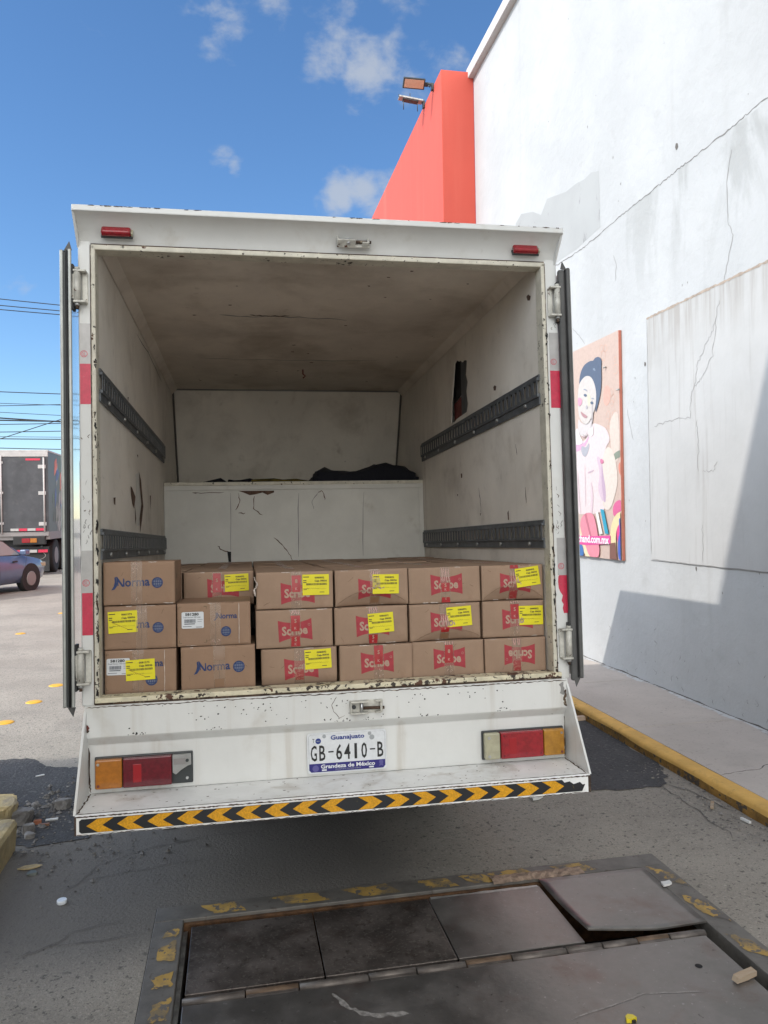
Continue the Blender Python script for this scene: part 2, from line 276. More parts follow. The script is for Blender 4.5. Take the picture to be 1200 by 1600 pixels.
class MB:
    def __init__(s): s.v = []; s.f = []; s.m = []; s.mats = []; s.sm = []
    def mi(s, m):
        if m not in s.mats: s.mats.append(m)
        return s.mats.index(m)
    def face(s, pts, m, smooth=False):
        i = len(s.v); s.v += [tuple(p) for p in pts]; s.f.append(tuple(range(i, i + len(pts)))); s.m.append(s.mi(m)); s.sm.append(smooth); return s
    def raw(s, verts, faces, m, smooth=False):
        i = len(s.v); s.v += [tuple(p) for p in verts]; k = s.mi(m)
        for f in faces: s.f.append(tuple(i + a for a in f)); s.m.append(k); s.sm.append(smooth)
        return s
    def box(s, x0, x1, y0, y1, z0, z1, m, bev=0.0, M=None):
        bm = bmesh.new(); bmesh.ops.create_cube(bm, size=1)
        for v in bm.verts: v.co = Vector(((x0 + x1) / 2 + v.co.x * (x1 - x0), (y0 + y1) / 2 + v.co.y * (y1 - y0), (z0 + z1) / 2 + v.co.z * (z1 - z0)))
        if bev: bmesh.ops.bevel(bm, geom=bm.edges[:], offset=bev, segments=2, profile=.5, affect='EDGES')
        s.bm(bm, m, M); return s
    def bm(s, bm, m, M=None, smooth=False):
        bm.verts.index_update()
        vs_ = [(M @ v.co) if M else v.co.copy() for v in bm.verts]
        s.raw(vs_, [[v.index for v in f.verts] for f in bm.faces], m, smooth); bm.free(); return s
    def prism(s, poly, a, b, ax, m, mcap=None):
        """polygon in the plane across axis ax (0: (y,z), 1: (x,z), 2: (x,y)) extruded from a to b"""
        def P(p, t): return (t, p[0], p[1]) if ax == 0 else (p[0], t, p[1]) if ax == 1 else (p[0], p[1], t)
        n = len(poly); A = [P(p, a) for p in poly]; B = [P(p, b) for p in poly]
        s.raw(A + B, [(i, (i + 1) % n, n + (i + 1) % n, n + i) for i in range(n)], m)
        s.raw(A, [tuple(range(n))], mcap or m); s.raw(B, [tuple(range(n))], mcap or m); return s
    def tube(s, path, r, m, n=8, smooth=True, cap=True):
        ring = []
        path = [Vector(p) for p in path]
        for i, p in enumerate(path):
            d = (path[min(i + 1, len(path) - 1)] - path[max(i - 1, 0)]).normalized()
            u = d.orthogonal().normalized() if i == 0 else (pu - d * pu.dot(d)).normalized(); pu = u; w = d.cross(u)
            rr = r[i] if isinstance(r, (list, tuple)) else r
            ring += [p + (u * math.cos(2 * math.pi * k / n) + w * math.sin(2 * math.pi * k / n)) * rr for k in range(n)]
        F = [(i * n + k, i * n + (k + 1) % n, (i + 1) * n + (k + 1) % n, (i + 1) * n + k) for i in range(len(path) - 1) for k in range(n)]
        s.raw(ring, F, m, smooth)
        if cap: s.raw(ring[:n], [tuple(range(n))], m); s.raw(ring[-n:], [tuple(range(n))], m)
        return s
    def ribbon(s, pts, w, m, jit=0.0, sub=4, taper=True):
        """thin strip through 3-D points in a plane given by pts; w is (width, normal)"""
        wd, nr = w; nr = Vector(nr); P = []
        for a, b in zip(pts[:-1], pts[1:]):
            a, b = Vector(a), Vector(b)
            for i in range(sub): P.append(a.lerp(b, i / sub))
        P.append(Vector(pts[-1])); V = []
        for i, p in enumerate(P):
            d = (P[min(i + 1, len(P) - 1)] - P[max(i - 1, 0)]).normalized(); q = nr.cross(d).normalized()
            p = p + q * random.uniform(-jit, jit); k = wd * random.uniform(.4, 1.2) * (.35 if taper and i in (0, len(P) - 1) else 1)
            V += [p - q * k / 2, p + q * k / 2]
        s.raw(V, [(2 * i, 2 * i + 1, 2 * i + 3, 2 * i + 2) for i in range(len(P) - 1)], m); return s
    def text(s, body, size, f, m, bold=0.0, sx=1.0, align=0.0, width=None, disp=None):
        """f(u, v) -> 3-D point. align 0 left, .5 centre, 1 right. width: fit this width."""
        v, fc = text2d(body, bold)
        x0 = min(a for a, _ in v); x1 = max(a for a, _ in v)
        k = width / ((x1 - x0) * size) if width else sx
        s.raw([f((a - x0 - align * (x1 - x0)) * size * k, b * size) for a, b in v], fc, m); return s
    def build(s, name, parent=None, off=None, mods=None):
        me = bpy.data.meshes.new(name)
        v = s.v if off is None else [(a[0] + off[0], a[1] + off[1], a[2] + off[2]) for a in s.v]
        me.from_pydata(v, [], s.f); 
        for m in s.mats: me.materials.append(m)
        me.polygons.foreach_set('material_index', s.m); me.polygons.foreach_set('use_smooth', s.sm)
        bm = bmesh.new(); bm.from_mesh(me); bmesh.ops.remove_doubles(bm, verts=bm.verts, dist=1e-5); bmesh.ops.recalc_face_normals(bm, faces=bm.faces); bm.to_mesh(me); bm.free()
        me.update()
        o = bpy.data.objects.new(name, me); COL.objects.link(o)
        if parent is not None: o.parent = parent
        return o
def tag(o, label, cat, group=None):
    o['label'] = label; o['category'] = cat
    if group: o['group'] = group
    return o
def struct(o): o['kind'] = 'structure'; return o
def stuff(o, label=None, cat=None):
    o['kind'] = 'stuff'
    if label: tag(o, label, cat)
    return o
def thing(name, label, cat, loc=(0, 0, 0), rot=(0, 0, 0), group=None):
    o = bpy.data.objects.new(name, None); COL.objects.link(o); o.empty_display_size = .2
    o.location = loc; o.rotation_euler = rot
    return tag(o, label, cat, group)
def blob(mb, c, r, m, seed=0, squash=(1, 1, 1), sub=2, rough=.25):
    rnd = random.Random(seed); bm = bmesh.new(); bmesh.ops.create_icosphere(bm, subdivisions=sub, radius=1)
    for v in bm.verts:
        k = 1 + rnd.uniform(-rough, rough); v.co = Vector((c[0] + v.co.x * r * squash[0] * k, c[1] + v.co.y * r * squash[1] * k, c[2] + v.co.z * r * squash[2] * k))
    mb.bm(bm, m)
def holed(outer, inners, thick, f, m, mb):
    """flat sheet with holes (a filled 2-D curve), mapped by f(u, v, t)"""
    cu = bpy.data.curves.new('h', 'CURVE'); cu.dimensions = '2D'; cu.fill_mode = 'BOTH'; cu.extrude = thick / 2
    for poly in [outer] + inners:
        sp = cu.splines.new('POLY'); sp.points.add(len(poly) - 1); sp.use_cyclic_u = True
        for p, q in zip(sp.points, poly): p.co = (q[0], q[1], 0, 1)
    o = bpy.data.objects.new('h', cu); COL.objects.link(o)
    dg = bpy.context.evaluated_depsgraph_get(); me = o.evaluated_get(dg).to_mesh()
    mb.raw([f(p.co.x, p.co.y, p.co.z) for p in me.vertices], [tuple(p.vertices) for p in me.polygons], m)
    o.evaluated_get(dg).to_mesh_clear(); bpy.data.objects.remove(o); bpy.data.curves.remove(cu)

# ================================================================== ground, kerb, sidewalk
KZ = .08; XW = 3.505
def shade_and_soot(m):          # shade under and left of the truck painted into the asphalt, over tyre soot
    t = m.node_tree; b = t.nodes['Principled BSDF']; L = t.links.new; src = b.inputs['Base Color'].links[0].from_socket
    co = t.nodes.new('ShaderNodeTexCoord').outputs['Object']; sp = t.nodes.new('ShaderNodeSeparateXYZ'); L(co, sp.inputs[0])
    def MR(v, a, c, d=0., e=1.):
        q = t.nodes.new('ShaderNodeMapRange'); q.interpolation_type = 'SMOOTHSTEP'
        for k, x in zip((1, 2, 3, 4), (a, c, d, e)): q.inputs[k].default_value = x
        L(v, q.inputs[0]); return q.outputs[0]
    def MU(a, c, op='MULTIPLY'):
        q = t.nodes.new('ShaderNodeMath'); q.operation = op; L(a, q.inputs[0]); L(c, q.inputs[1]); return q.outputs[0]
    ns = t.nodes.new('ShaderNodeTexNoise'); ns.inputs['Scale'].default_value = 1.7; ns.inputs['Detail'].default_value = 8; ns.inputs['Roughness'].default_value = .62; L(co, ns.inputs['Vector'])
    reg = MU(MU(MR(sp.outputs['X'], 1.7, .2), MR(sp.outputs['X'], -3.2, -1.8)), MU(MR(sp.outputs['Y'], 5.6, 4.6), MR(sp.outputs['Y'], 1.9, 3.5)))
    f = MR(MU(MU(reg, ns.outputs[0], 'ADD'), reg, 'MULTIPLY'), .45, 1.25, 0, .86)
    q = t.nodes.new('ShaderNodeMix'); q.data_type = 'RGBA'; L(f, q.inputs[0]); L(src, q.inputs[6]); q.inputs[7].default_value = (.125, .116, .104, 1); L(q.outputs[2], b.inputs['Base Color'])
shade_and_soot(m_asph)
g = MB()
hx0, hx1, hy0, hy1 = -.336, 1.866, .15, 3.258
G = 600
for x0, x1, y0, y1 in ((-G, hx0, -G, G), (hx1, G, -G, G), (hx0, hx1, -G, hy0), (hx0, hx1, hy1, G)):
    g.face([(x0, y0, 0), (x1, y0, 0), (x1, y1, 0), (x0, y1, 0)], m_asph)
struct(g.build('ground'))
def ragged(poly, jit, sub=6, seed=1):
    rnd = random.Random(seed); out = []
    for a, b in zip(poly, poly[1:] + poly[:1]):
        for i in range(sub):
            t = i / sub; out.append((a[0] + (b[0] - a[0]) * t + rnd.uniform(-jit, jit), a[1] + (b[1] - a[1]) * t + rnd.uniform(-jit, jit)))
    return out
p = MB()
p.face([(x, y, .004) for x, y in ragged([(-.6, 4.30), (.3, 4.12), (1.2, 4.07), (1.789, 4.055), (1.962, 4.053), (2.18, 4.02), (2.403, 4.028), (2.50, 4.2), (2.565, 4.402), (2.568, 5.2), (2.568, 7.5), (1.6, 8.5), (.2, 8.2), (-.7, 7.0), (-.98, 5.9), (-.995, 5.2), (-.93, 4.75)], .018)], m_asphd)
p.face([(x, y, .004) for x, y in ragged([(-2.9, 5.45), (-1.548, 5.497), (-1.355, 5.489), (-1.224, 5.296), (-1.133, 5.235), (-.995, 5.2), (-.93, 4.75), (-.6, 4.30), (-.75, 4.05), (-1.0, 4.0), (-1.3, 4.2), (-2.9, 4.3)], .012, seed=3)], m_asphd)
struct(p.build('asphalt_patch'))
ck = MB()
def gpoly(pts, w, j=.012): ck.ribbon([(x, y, .0045) for x, y in pts], (w, (0, 0, 1)), m_crack, j)
gpoly([(-.739, 3.489), (-.702, 3.567), (-.655, 3.68), (-.622, 3.737), (-.584, 3.761), (-.45, 3.85), (-.2, 3.92), (.1, 3.95)], .007)
gpoly([(-.70, 3.567), (-.5, 3.62), (-.3, 3.66), (-.1, 3.69)], .006)
gpoly([(-.80, 3.02), (-.70, 3.06), (-.62, 3.16), (-.45, 3.2)], .006); gpoly([(-.70, 3.06), (-.55, 3.05), (-.38, 3.10)], .005)
gpoly([(2.40, 4.06), (2.379, 3.86), (2.356, 3.59), (2.343, 3.313)], .007, .02)
gpoly([(2.402, 4.06), (2.50, 3.9), (2.53, 3.6)], .007, .015)
struct(ck.build('ground_crack'))
kb = MB()
prof = [(2.575, 0), (2.570, .048), (2.573, .066), (2.582, .077), (2.60, .0815), (2.668, .082)]
ys = [i * .22 for i in range(-14, 190)]
rnd = random.Random(5)
jit = [[rnd.uniform(-.006, .006) * (1.0 if k < 3 else .3) for k in range(6)] for _ in ys]
V = [(x + jit[i][k], y, z + (jit[i][k] * .4 if k else 0)) for i, y in enumerate(ys) for k, (x, z) in enumerate(prof)]
kb.raw(V, [(i * 6 + k, i * 6 + k + 1, i * 6 + k + 7, i * 6 + k + 6) for i in range(len(ys) - 1) for k in range(1, 5)], m_kerb, True)
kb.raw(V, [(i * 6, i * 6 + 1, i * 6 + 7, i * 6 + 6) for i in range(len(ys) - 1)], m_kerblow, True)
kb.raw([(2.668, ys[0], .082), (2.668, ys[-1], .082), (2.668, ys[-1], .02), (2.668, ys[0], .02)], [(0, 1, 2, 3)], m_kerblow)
struct(kb.build('kerb'))
sw = MB()
ysm = [-3, .6, 2.0, 3.4, 4.897, 6.259, 7.6, 9.0, 10.62, 12.3, 14, 16, 18, 22, 26, 30, 40]
for a, b in zip(ysm[:-1], ysm[1:]):
    sw.box(2.677, XW + (.0 if b < 10.63 else -.49), a + .004, b - .004, -.05, KZ, m_conc, .004)
sw.face([(2.66, -3, .05), (XW, -3, .05), (XW, 40, .05), (2.66, 40, .05)], m_crack)
sw.ribbon([(2.685, 3.905, KZ + .001), (2.80, 3.94, KZ + .001), (2.92, 3.93, KZ + .001), (3.02, 3.99, KZ + .001), (3.25, 4.06, KZ + .001), (3.5, 4.02, KZ + .001)], (.008, (0, 0, 1)), m_crack, .008)
struct(sw.build('sidewalk'))
ov = MB()
pts = []
rnd = random.Random(9); yy = 1.0; L_ = []
while yy < 10.5: L_.append((XW - rnd.uniform(.015, .075), yy)); yy += rnd.uniform(.05, .16)
ov.face([(x, y, KZ + .0015) for x, y in L_] + [(XW - .001, 10.5, KZ + .0015), (XW - .001, 1.0, KZ + .0015)], m_over)
ov_o = ov.build('sidewalk_paint_overspray'); struct(ov_o)

# ================================================================== cargo truck
TYAW, TPIT = rad(-1.0769), rad(-2.3168)
RT = Rm(TYAW, TPIT, 0); TT = Vector((.376, 2.8907, .9571))
ZB = .95
def l2w(x, y, z): return RT @ Vector((x, y, z)) + TT
TR = (TPIT, 0, TYAW)
truck = thing('cargo_truck', 'white box truck with its back open, loaded with cardboard boxes', 'truck', l2w(0, 0, -ZB), TR)
OFF = (0, 0, ZB)
def part(mb, name, parent=None): return mb.build(name, parent or truck, OFF)
HW = .858; OW = .92
ZT = 1.6226
# --- outer shell
b = MB()
side_prof = [(.06, -.30), (.06, 1.757), (3.03, 1.757), (3.45, 1.0), (3.45, .55), (2.30, .55), (2.30, -.30)]
for s in (-1, 1):
    b = MB(); b.prism(side_prof, s * .895, s * OW, 0, m_white); part(b, 'side_panel')
b = MB(); b.box(-OW, OW, .0, 3.02, 1.735, 1.758, m_white); b.prism([(3.02, 1.755), (3.03, 1.757), (3.45, 1.0), (3.45, .55), (3.43, .55), (3.43, .99), (3.01, 1.73)], -.895, .895, 0, m_white)
part(b, 'roof_panel')
# --- lining
def lining(name, s, holes, damage, light=None):
    b = MB(); f = lambda u, v, t: (s * (HW + .006 + t), u, v)
    holed([(.03, -.012), (3.21, -.012), (3.21, .98), (3.17, 1.05), (2.86, 1.70), (.03, 1.70)], holes, .006, f, m_lining, b)
    o = part(b, name)
    d = MB()
    for poly in damage: d.face([(s * (HW + .0015), y, z) for y, z in poly], m_wood)
    if light: d.face([(s * (HW + .0022), y, z) for y, z in light], m_bulk)
    return o, d
HOLE = [(1.337, 1.544), (1.284, 1.555), (1.245, 1.536), (1.21, 1.535), (1.177, 1.516), (1.138, 1.52), (1.082, 1.502), (1.109, 1.431), (1.081, 1.386), (1.109, 1.339), (1.089, 1.269), (1.112, 1.227), (1.219, 1.225), (1.321, 1.222), (1.374, 1.212), (1.444, 1.221), (1.426, 1.331), (1.376, 1.434)]
o, d = lining('side_lining', 1, [HOLE], [[(.162, 1.557), (.140, 1.560), (.112, 1.543), (.122, 1.528), (.149, 1.536)], [(.641, 1.267), (.62, 1.272), (.597, 1.262), (.606, 1.244), (.635, 1.249)], [(1.264, .904), (1.235, .901), (1.237, .877), (1.262, .879)], [(.492, .65), (.475, .66), (.472, .616), (.486, .616)], [(.922, .665), (.905, .664), (.911, .649)], [(1.358, .793), (1.333, .792), (1.344, .779)]])
for pts, w in (([(.93, .80), (.905, .72), (.90, .66)], .006), ([(.35, .95), (.34, .90)], .007), ([(.25, .75), (.24, .68)], .006)):
    d.ribbon([(HW + .001, y, z) for y, z in pts], (w, (1, 0, 0)), m_wood, .004)
d.build('lining_damage', o, OFF)
b = MB(); b.face([(HW + .030, 1.05, 1.19), (HW + .030, 1.31, 1.19), (HW + .030, 1.30, 1.58), (HW + .030, 1.05, 1.58)], m_rail); b.face([(HW + .031, 1.29, 1.19), (HW + .031, 1.47, 1.19), (HW + .031, 1.47, 1.33), (HW + .031, 1.31, 1.35)], m_red); b.face([(HW + .032, 1.30, 1.36), (HW + .032, 1.47, 1.33), (HW + .032, 1.47, 1.58), (HW + .032, 1.27, 1.58)], m_black)
b.build('panel_core', o, OFF)
dmgL = [[(.798, .818), (.85, .811), (.948, .777), (.903, .717), (.843, .737), (.809, .78)], [(1.084, .912), (1.151, .876), (1.228, .745), (1.166, .668), (1.098, .605), (1.079, .677), (1.156, .753), (1.095, .847)], [(.929, .741), (.962, .673), (.927, .637)], [(.335, .734), (.381, .739), (.373, .706), (.344, .71)], [(1.501, .819), (1.544, .821), (1.524, .74)], [(1.016, .989), (1.058, .994), (1.048, .977)], [(.738, 1.222), (.767, 1.228), (.75, 1.202)]]
o, d = lining('side_lining', -1, [], dmgL, [(.966, .889), (1.084, .905), (1.11, .84), (1.15, .753), (1.085, .68), (1.08, .641), (.975, .638), (.935, .741), (.975, .814)])
for pts, w in (([(1.03, 1.60), (1.5, 1.62), (2.2, 1.60)], .006), ([(.5, .62), (.52, .55)], .006)):
    d.ribbon([(-HW - .001, y, z) for y, z in pts], (w, (1, 0, 0)), m_crack, .004)
d.build('lining_damage', o, OFF)
b = MB(); b.box(-HW, HW, .03, 2.87, 1.69, 1.70, m_ceil)
for s in (-1, 1): b.prism([(s * HW, 1.648), (s * HW, 1.69), (s * (HW - .038), 1.69)], .03, 2.85, 1, m_ceil)
oc = part(b, 'ceiling')
d = MB()
rnd = random.Random(11)
for k in range(26):
    x, y = rnd.uniform(-.7, .75), rnd.uniform(.2, 2.6); r = rnd.uniform(.004, .010)
    d.face([(x + r * math.cos(a) * rnd.uniform(.6, 1.8), y + r * math.sin(a) * rnd.uniform(.6, 1.2), 1.6888) for a in (0, 1, 2, 3, 4, 5)], m_wood)
for pts in ([(-.45, .98), (-.28, 1.0), (-.05, .99), (.2, 1.01)], [(-.60, 1.9), (-.2, 1.92), (.5, 1.9)], [(-.3, .97), (-.22, .985), (-.1, .98)]): d.ribbon([(x, y, 1.6885) for x, y in pts], (.012, (0, 0, 1)), m_crackl if pts[0][0] < -.4 else m_wood, .012, 5)
d.tube([(.05, 2.17, 1.689), (.05, 2.17, 1.66), (.065, 2.17, 1.645), (.05, 2.17, 1.632)], .005, m_red, 6)
d.build('ceiling_damage', oc, OFF)
b = MB(); b.prism([(2.86, 1.70), (3.18, 1.05), (3.22, .94), (3.26, .94), (3.22, 1.06), (2.90, 1.70)], -HW, HW, 0, m_lining)
for s in (-1, 1): b.tube([(s * (HW - .006), 2.85, 1.69), (s * (HW - .006), 3.17, 1.05), (s * (HW - .006), 3.20, .95)], .007, m_crack, 6)
b.tube([(-HW, 2.855, 1.685), (HW, 2.855, 1.685)], .006, m_crackl, 6)
part(b, 'front_panel')
b = MB(); b.box(-HW, HW, .04, 3.2, -.05, -.012, m_dashk); part(b, 'floor')
# --- bulkhead with its shelf
b = MB(); b.box(-HW, HW, 2.222, 2.24, -.012, .93, m_bulk); b.box(-HW, HW, 2.24, 3.22, .90, .93, m_bulk)
ob = part(b, 'bulkhead')
b = MB(); b.box(-HW, HW, 2.212, 2.25, .925, .948, m_trim, .003); b.box(-HW, HW, 2.213, 2.220, .895, .925, m_bulk, .002); b.box(-HW, -HW + .03, 2.214, 2.221, -.012, .895, m_bulk); b.box(HW - .03, HW, 2.214, 2.221, -.012, .895, m_bulk)
b.build('bulkhead_trim', ob, OFF)
d = MB()
for pts in [[(-.681, .881), (-.608, .875), (-.477, .882)], [(-.387, .876), (-.376, .813), (-.405, .763)], [(-.283, .854), (-.293, .769), (-.232, .726)], [(-.389, .742), (-.344, .741)], [(.139, .869), (.161, .881), (.178, .86), (.186, .821)], [(-.524, .531), (-.496, .501), (-.451, .491)], [(-.163, .576), (-.11, .533), (-.069, .481), (-.04, .425)]]:
    d.ribbon([(x, 2.2213, z) for x, z in pts], (.0065, (0, 1, 0)), m_wood, .004)
for pts in [[(.139, .869), (.095, .814), (.107, .762)], [(-.436, .877), (-.439, .499)], [(.007, .871), (-.002, .445)], [(.447, .873), (.432, .441)]]:
    d.ribbon([(x, 2.2215, z) for x, z in pts], (.006, (0, 1, 0)), m_crackl, .003)
d.face([(x, 2.2208, z) for x, z in [(-.464, .492), (-.439, .491), (-.44, .424), (-.457, .425)]], m_black)
d.face([(x, 2.2205, z) for x, z in [(-.387, .889), (-.153, .888), (-.153, .876), (-.196, .860), (-.229, .876), (-.279, .864), (-.312, .860), (-.354, .878)]], m_wood)
d.build('bulkhead_damage', ob, OFF)
# --- cargo rails with slots
def rail(s, z0, z1):
    b = MB(); x0, x1 = s * HW, s * (HW - .014); n = 38; y0, y1 = .035, 2.205; h = z1 - z0
    za, zb_ = z0 + .36 * h, z0 + .80 * h
    X = sorted((x0, x1))
    b.box(*X, y0, y1, z0 + .03, za, m_rail, .002); b.box(*X, y0, y1, zb_, z1 - .012, m_rail, .002)
    for q in (z0, z1 - .012): b.box(*sorted((x0, s * (HW - .007))), y0, y1, q, q + (.03 if q == z0 else .012), m_rail)
    st = (y1 - y0) / n
    for k in range(n + 1): b.box(*sorted((s * (HW - .0115), s * (HW - .0135))), max(y0, y0 + k * st - .017), min(y1, y0 + k * st + .017), za, zb_, m_rail)
    for k in range(6): b.tube([(s * (HW - .006), y0 + .15 + k * .38, z0 + .018), (s * (HW - .016), y0 + .15 + k * .38, z0 + .018)], .009, m_steel, 8)
    part(b, 'cargo_rail')
for s in (-1, 1): rail(s, 1.0731, 1.1954); rail(s, .4878, .6019)
# --- rear frame
b = MB(); b.box(.874, OW + .008, -.004, .07, -.034, 1.66, m_white, .006); part(b, 'rear_post')
b = MB(); b.box(-OW, -.874, -.004, .07, -.034, 1.66, m_white, .006); orf = part(b, 'rear_post')
b = MB()
for s in (-1, 1):
    X = sorted((s * .874, s * HW)); b.box(*X, -.012, .055, -.02, 1.64, m_trim, .004)
    b.box(*sorted((s * .8775, s * .8740)), -.006, .01, -.03, 1.64, m_rust)
b.box(-.874, .874, -.012, .055, ZT, 1.642, m_trim, .004); b.box(-.874, .874, -.0065, .01, 1.6425, 1.6465, m_rust)
b.build('door_stop', orf, OFF)
b = MB()
hp = [(.0, 1.6465), (-.008, 1.664), (-.022, 1.684), (-.045, 1.705), (-.072, 1.722), (-.094, 1.729)]
V = [(x, y, z) for y, z in hp for x in (-.915, -.5, 0, .5, .918)]
b.raw(V, [(i * 5 + k, i * 5 + k + 1, i * 5 + k + 6, i * 5 + k + 5) for i in range(5) for k in range(4)], m_white, True)
b.box(-.922, .924, -.097, .02, 1.729, 1.752, m_white, .004)
b.box(-.922, .924, -.02, .06, 1.752, 1.758, m_white)
for x in (-.918, .920): b.prism([(0.0, 1.63), (-.094, 1.735), (0.03, 1.735)], x - .004, x + .004, 0, m_white)
rnd = random.Random(17)
for k in range(34):
    xx = rnd.choice((rnd.uniform(-.9, .9), rnd.uniform(-.9, -.6), rnd.uniform(0, .5))); ll = rnd.uniform(.004, .03)
    b.ribbon([(xx, -.0978, 1.7488), (xx + ll, -.0978, 1.7488)], (rnd.uniform(.002, .005), (0, 1, 0)), m_rust, .0008, 4)
part(b, 'header')
# --- marker lights
for x0, x1 in ((-.833, -.722), (.735, .842)):
    t_ = MB(); xm = (x0 + x1) / 2
    M = Matrix.Translation((xm, -.022, 1.676)) @ Matrix.Rotation(rad(-34), 4, 'X')
    t_.box(-.056, .056, -.004, .004, -.019, .021, m_lampblk, .003, M)
    om = part(t_, 'marker_light'); t_ = MB(); t_.box(-.054, .050, -.026, -.003, -.0195, .0195, m_redlens, .007, M); t_.box(.050, .057, -.018, -.004, -.015, .012, m_clear, .002, M); t_.build('red_lens', om, OFF)
# --- latches
def latch(x0, x1, z0, z1, y, tilt):
    w = x1 - x0; h = z1 - z0; M = Matrix.Translation(((x0 + x1) / 2, y, (z0 + z1) / 2)) @ Matrix.Rotation(rad(tilt), 4, 'X')
    b = MB(); b.box(-w / 2, w / 2, -.003, .004, -h / 2, h / 2, m_hinge, .002, M)
    for z in (-h / 2, h / 2 - .006): b.box(-w / 2, w * .05, -.030, -.001, z, z + .006, m_hinge, .002, M); b.box(w * .25, w / 2 - .01, -.022, -.001, z, z + .006, m_hinge, .002, M)
    b.box(-w / 2, -w / 2 + .005, -.026, -.001, -h / 2, h / 2, m_hinge, .001, M)
    b.box(w / 2 - .012, w / 2 - .004, -.020, -.001, -h / 2 + .006, h / 2 - .01, m_hinge, .001, M)
    o = part(b, 'latch_keeper'); b = MB()
    b.tube([M @ Vector((-w * .16, -.016, -h / 2 - .003)), M @ Vector((-w * .16, -.016, h / 2))], .006, m_alu, 8)
    b.tube([M @ Vector((-w * .15, -.010, -.004)), M @ Vector((w / 2 + .004, -.012, -.006))], .006, m_rust, 8)
    b.tube([M @ Vector((-w * .38, -.003, 0)), M @ Vector((-w * .38, -.008, 0))], .008, m_lampblk, 10)
    b.build('latch_pin', o, OFF)
latch(.029, .158, 1.656, 1.706, -.022, -38); latch(.038, .163, -.110, -.062, -.034, 0)
# --- sill, lower panels
b = MB(); b.box(-.872, .886, -.024, .05, -.021, -.003, m_sill, .003); b.box(-.872, .886, -.018, .05, -.029, -.0215, m_rust)
part(b, 'sill')
b = MB(); yu = -.030
prof = [(.05, -.0285), (yu + .004, -.0285), (yu, -.033), (yu, -.138), (yu + .003, -.143), (-.001, -.171), (0, -.175), (0, -.342), (.05, -.342)]
b.prism(prof, -.905, .905, 0, m_white_low)
ol = part(b, 'lower_panel')
b = MB(); b.ribbon([(-.90 + i * .1, yu - .0006, -.0335 + .0008 * math.sin(i * 2)) for i in range(19)], (.004, (0, 1, 0)), m_rust, .002, 10)
rnd = random.Random(21)
def chip(b, x, z, r, y, m=m_wood):
    n = rnd.randint(5, 8); b.face([(x + r * rnd.uniform(.5, 1.5) * math.cos(2 * math.pi * k / n), y, z + r * rnd.uniform(.4, 1.1) * math.sin(2 * math.pi * k / n)) for k in range(n)], m)
for k in range(120):
    if rnd.random() < .45: x, z = rnd.choice((-.74, -.70, -.45, -.02, .02, .10, .33, .62)) + rnd.gauss(0, .022), -.137 + rnd.uniform(-.006, .012)
    elif rnd.random() < .86: x, z = rnd.choice((-.3, -.22, -.05, .3, .55, -.47)) + rnd.gauss(0, .07), -.05 - abs(rnd.gauss(0, .03))
    else: x, z = rnd.uniform(-.88, .88), rnd.uniform(-.13, -.04)
    chip(b, x, min(-.037, max(-.136, z)), rnd.uniform(.0012, .0035), yu - .0007, m_black)
b.ribbon([(-.01, yu - .0008, -.045), (-.03, yu - .0008, -.075), (-.022, yu - .0008, -.10), (.0, yu - .0008, -.125), (.02, yu - .0008, -.115)], (.002, (0, 1, 0)), m_wood, .001)
for x in (-.897, .898): b.ribbon([(x, -.002, -.18), (x, -.002, -.30), (x * .995, -.002, -.338)], (.006, (0, 1, 0)), m_rust, .002, 6)
chip(b, -.898, -.105, .012, yu - .0009, m_red); chip(b, -.894, -.115, .006, yu - .0011, m_rust)
b.ribbon([(.895, yu - .0008, -.07), (.890, yu - .0008, -.11), (.897, yu - .0008, -.135)], (.012, (0, 1, 0)), m_rust, .004, 6)
b.ribbon([(.88, yu - .0008, -.04), (.885, yu - .0008, -.09)], (.02, (0, 1, 0)), m_crackl, .006, 6)
b.build('paint_chips', ol, OFF)
for s in (-1, 1):
    b = MB(); x = s * .903; b.prism([(yu, -.045), (-.06, -.09), (-.2166, -.346), (.01, -.345), (.01, -.045)], x - .004, x + .004, 0, m_white_low); part(b, 'gusset')
# --- bumper step with chevrons
b = MB(); b.prism([(.02, -.342), (-.210, -.346), (-.2166, -.351), (-.2166, -.411), (-.190, -.411), (-.190, -.37), (.02, -.37)], -.902, .902, 0, m_step)
obm = part(b, 'bumper')
b = MB()
b.ribbon([(-.9 + i * .12, -.206, -.3452) for i in range(16)], (.0055, (0, 0, 1)), m_rust, .0008, 9)
b.ribbon([(-.9 + i * .12, -.2172, -.3515) for i in range(16)], (.0045, (0, 1, 0)), m_rust, .0008, 20)
b.ribbon([(-.9 + i * .12, -.2172, -.4095) for i in range(16)], (.0025, (0, 1, 0)), m_rust, .002, 14)
b.box(.893, .903, -.2172, -.19, -.411, -.35, m_rust); b.box(-.9025, -.897, -.2170, -.19, -.411, -.35, m_rust)
for s in (-1, 1): b.ribbon([(s * .893, -.004, -.3415), (s * .893, -.10, -.3437), (s * .895, -.2, -.3455)], (.007, (0, 0, 1)), m_rust, .003, 8)
b.ribbon([(-.89 + i * .12, -.003, -.3412) for i in range(16)], (.005, (0, 0, 1)), m_crackl, .003, 8)
for k in range(90):
    x, y = rnd.uniform(-.88, .88), rnd.uniform(-.2, -.01); r = rnd.uniform(.001, .004)
    b.face([(x + r * rnd.uniform(.5, 2) * math.cos(a), y + r * rnd.uniform(.5, 1.2) * math.sin(a), -.3414 + y * .0172 * 1.0) for a in (0, 1, 2, 3, 4, 5)], m_wood)
b.build('edge_rust', obm, OFF)
b = MB(); ys_ = -.2174; zt, zb = -.3585, -.4045; zm = (zt + zb) / 2; hh = (zt - zb) / 2
xc_ = .015; xL, xR = -.888, .868
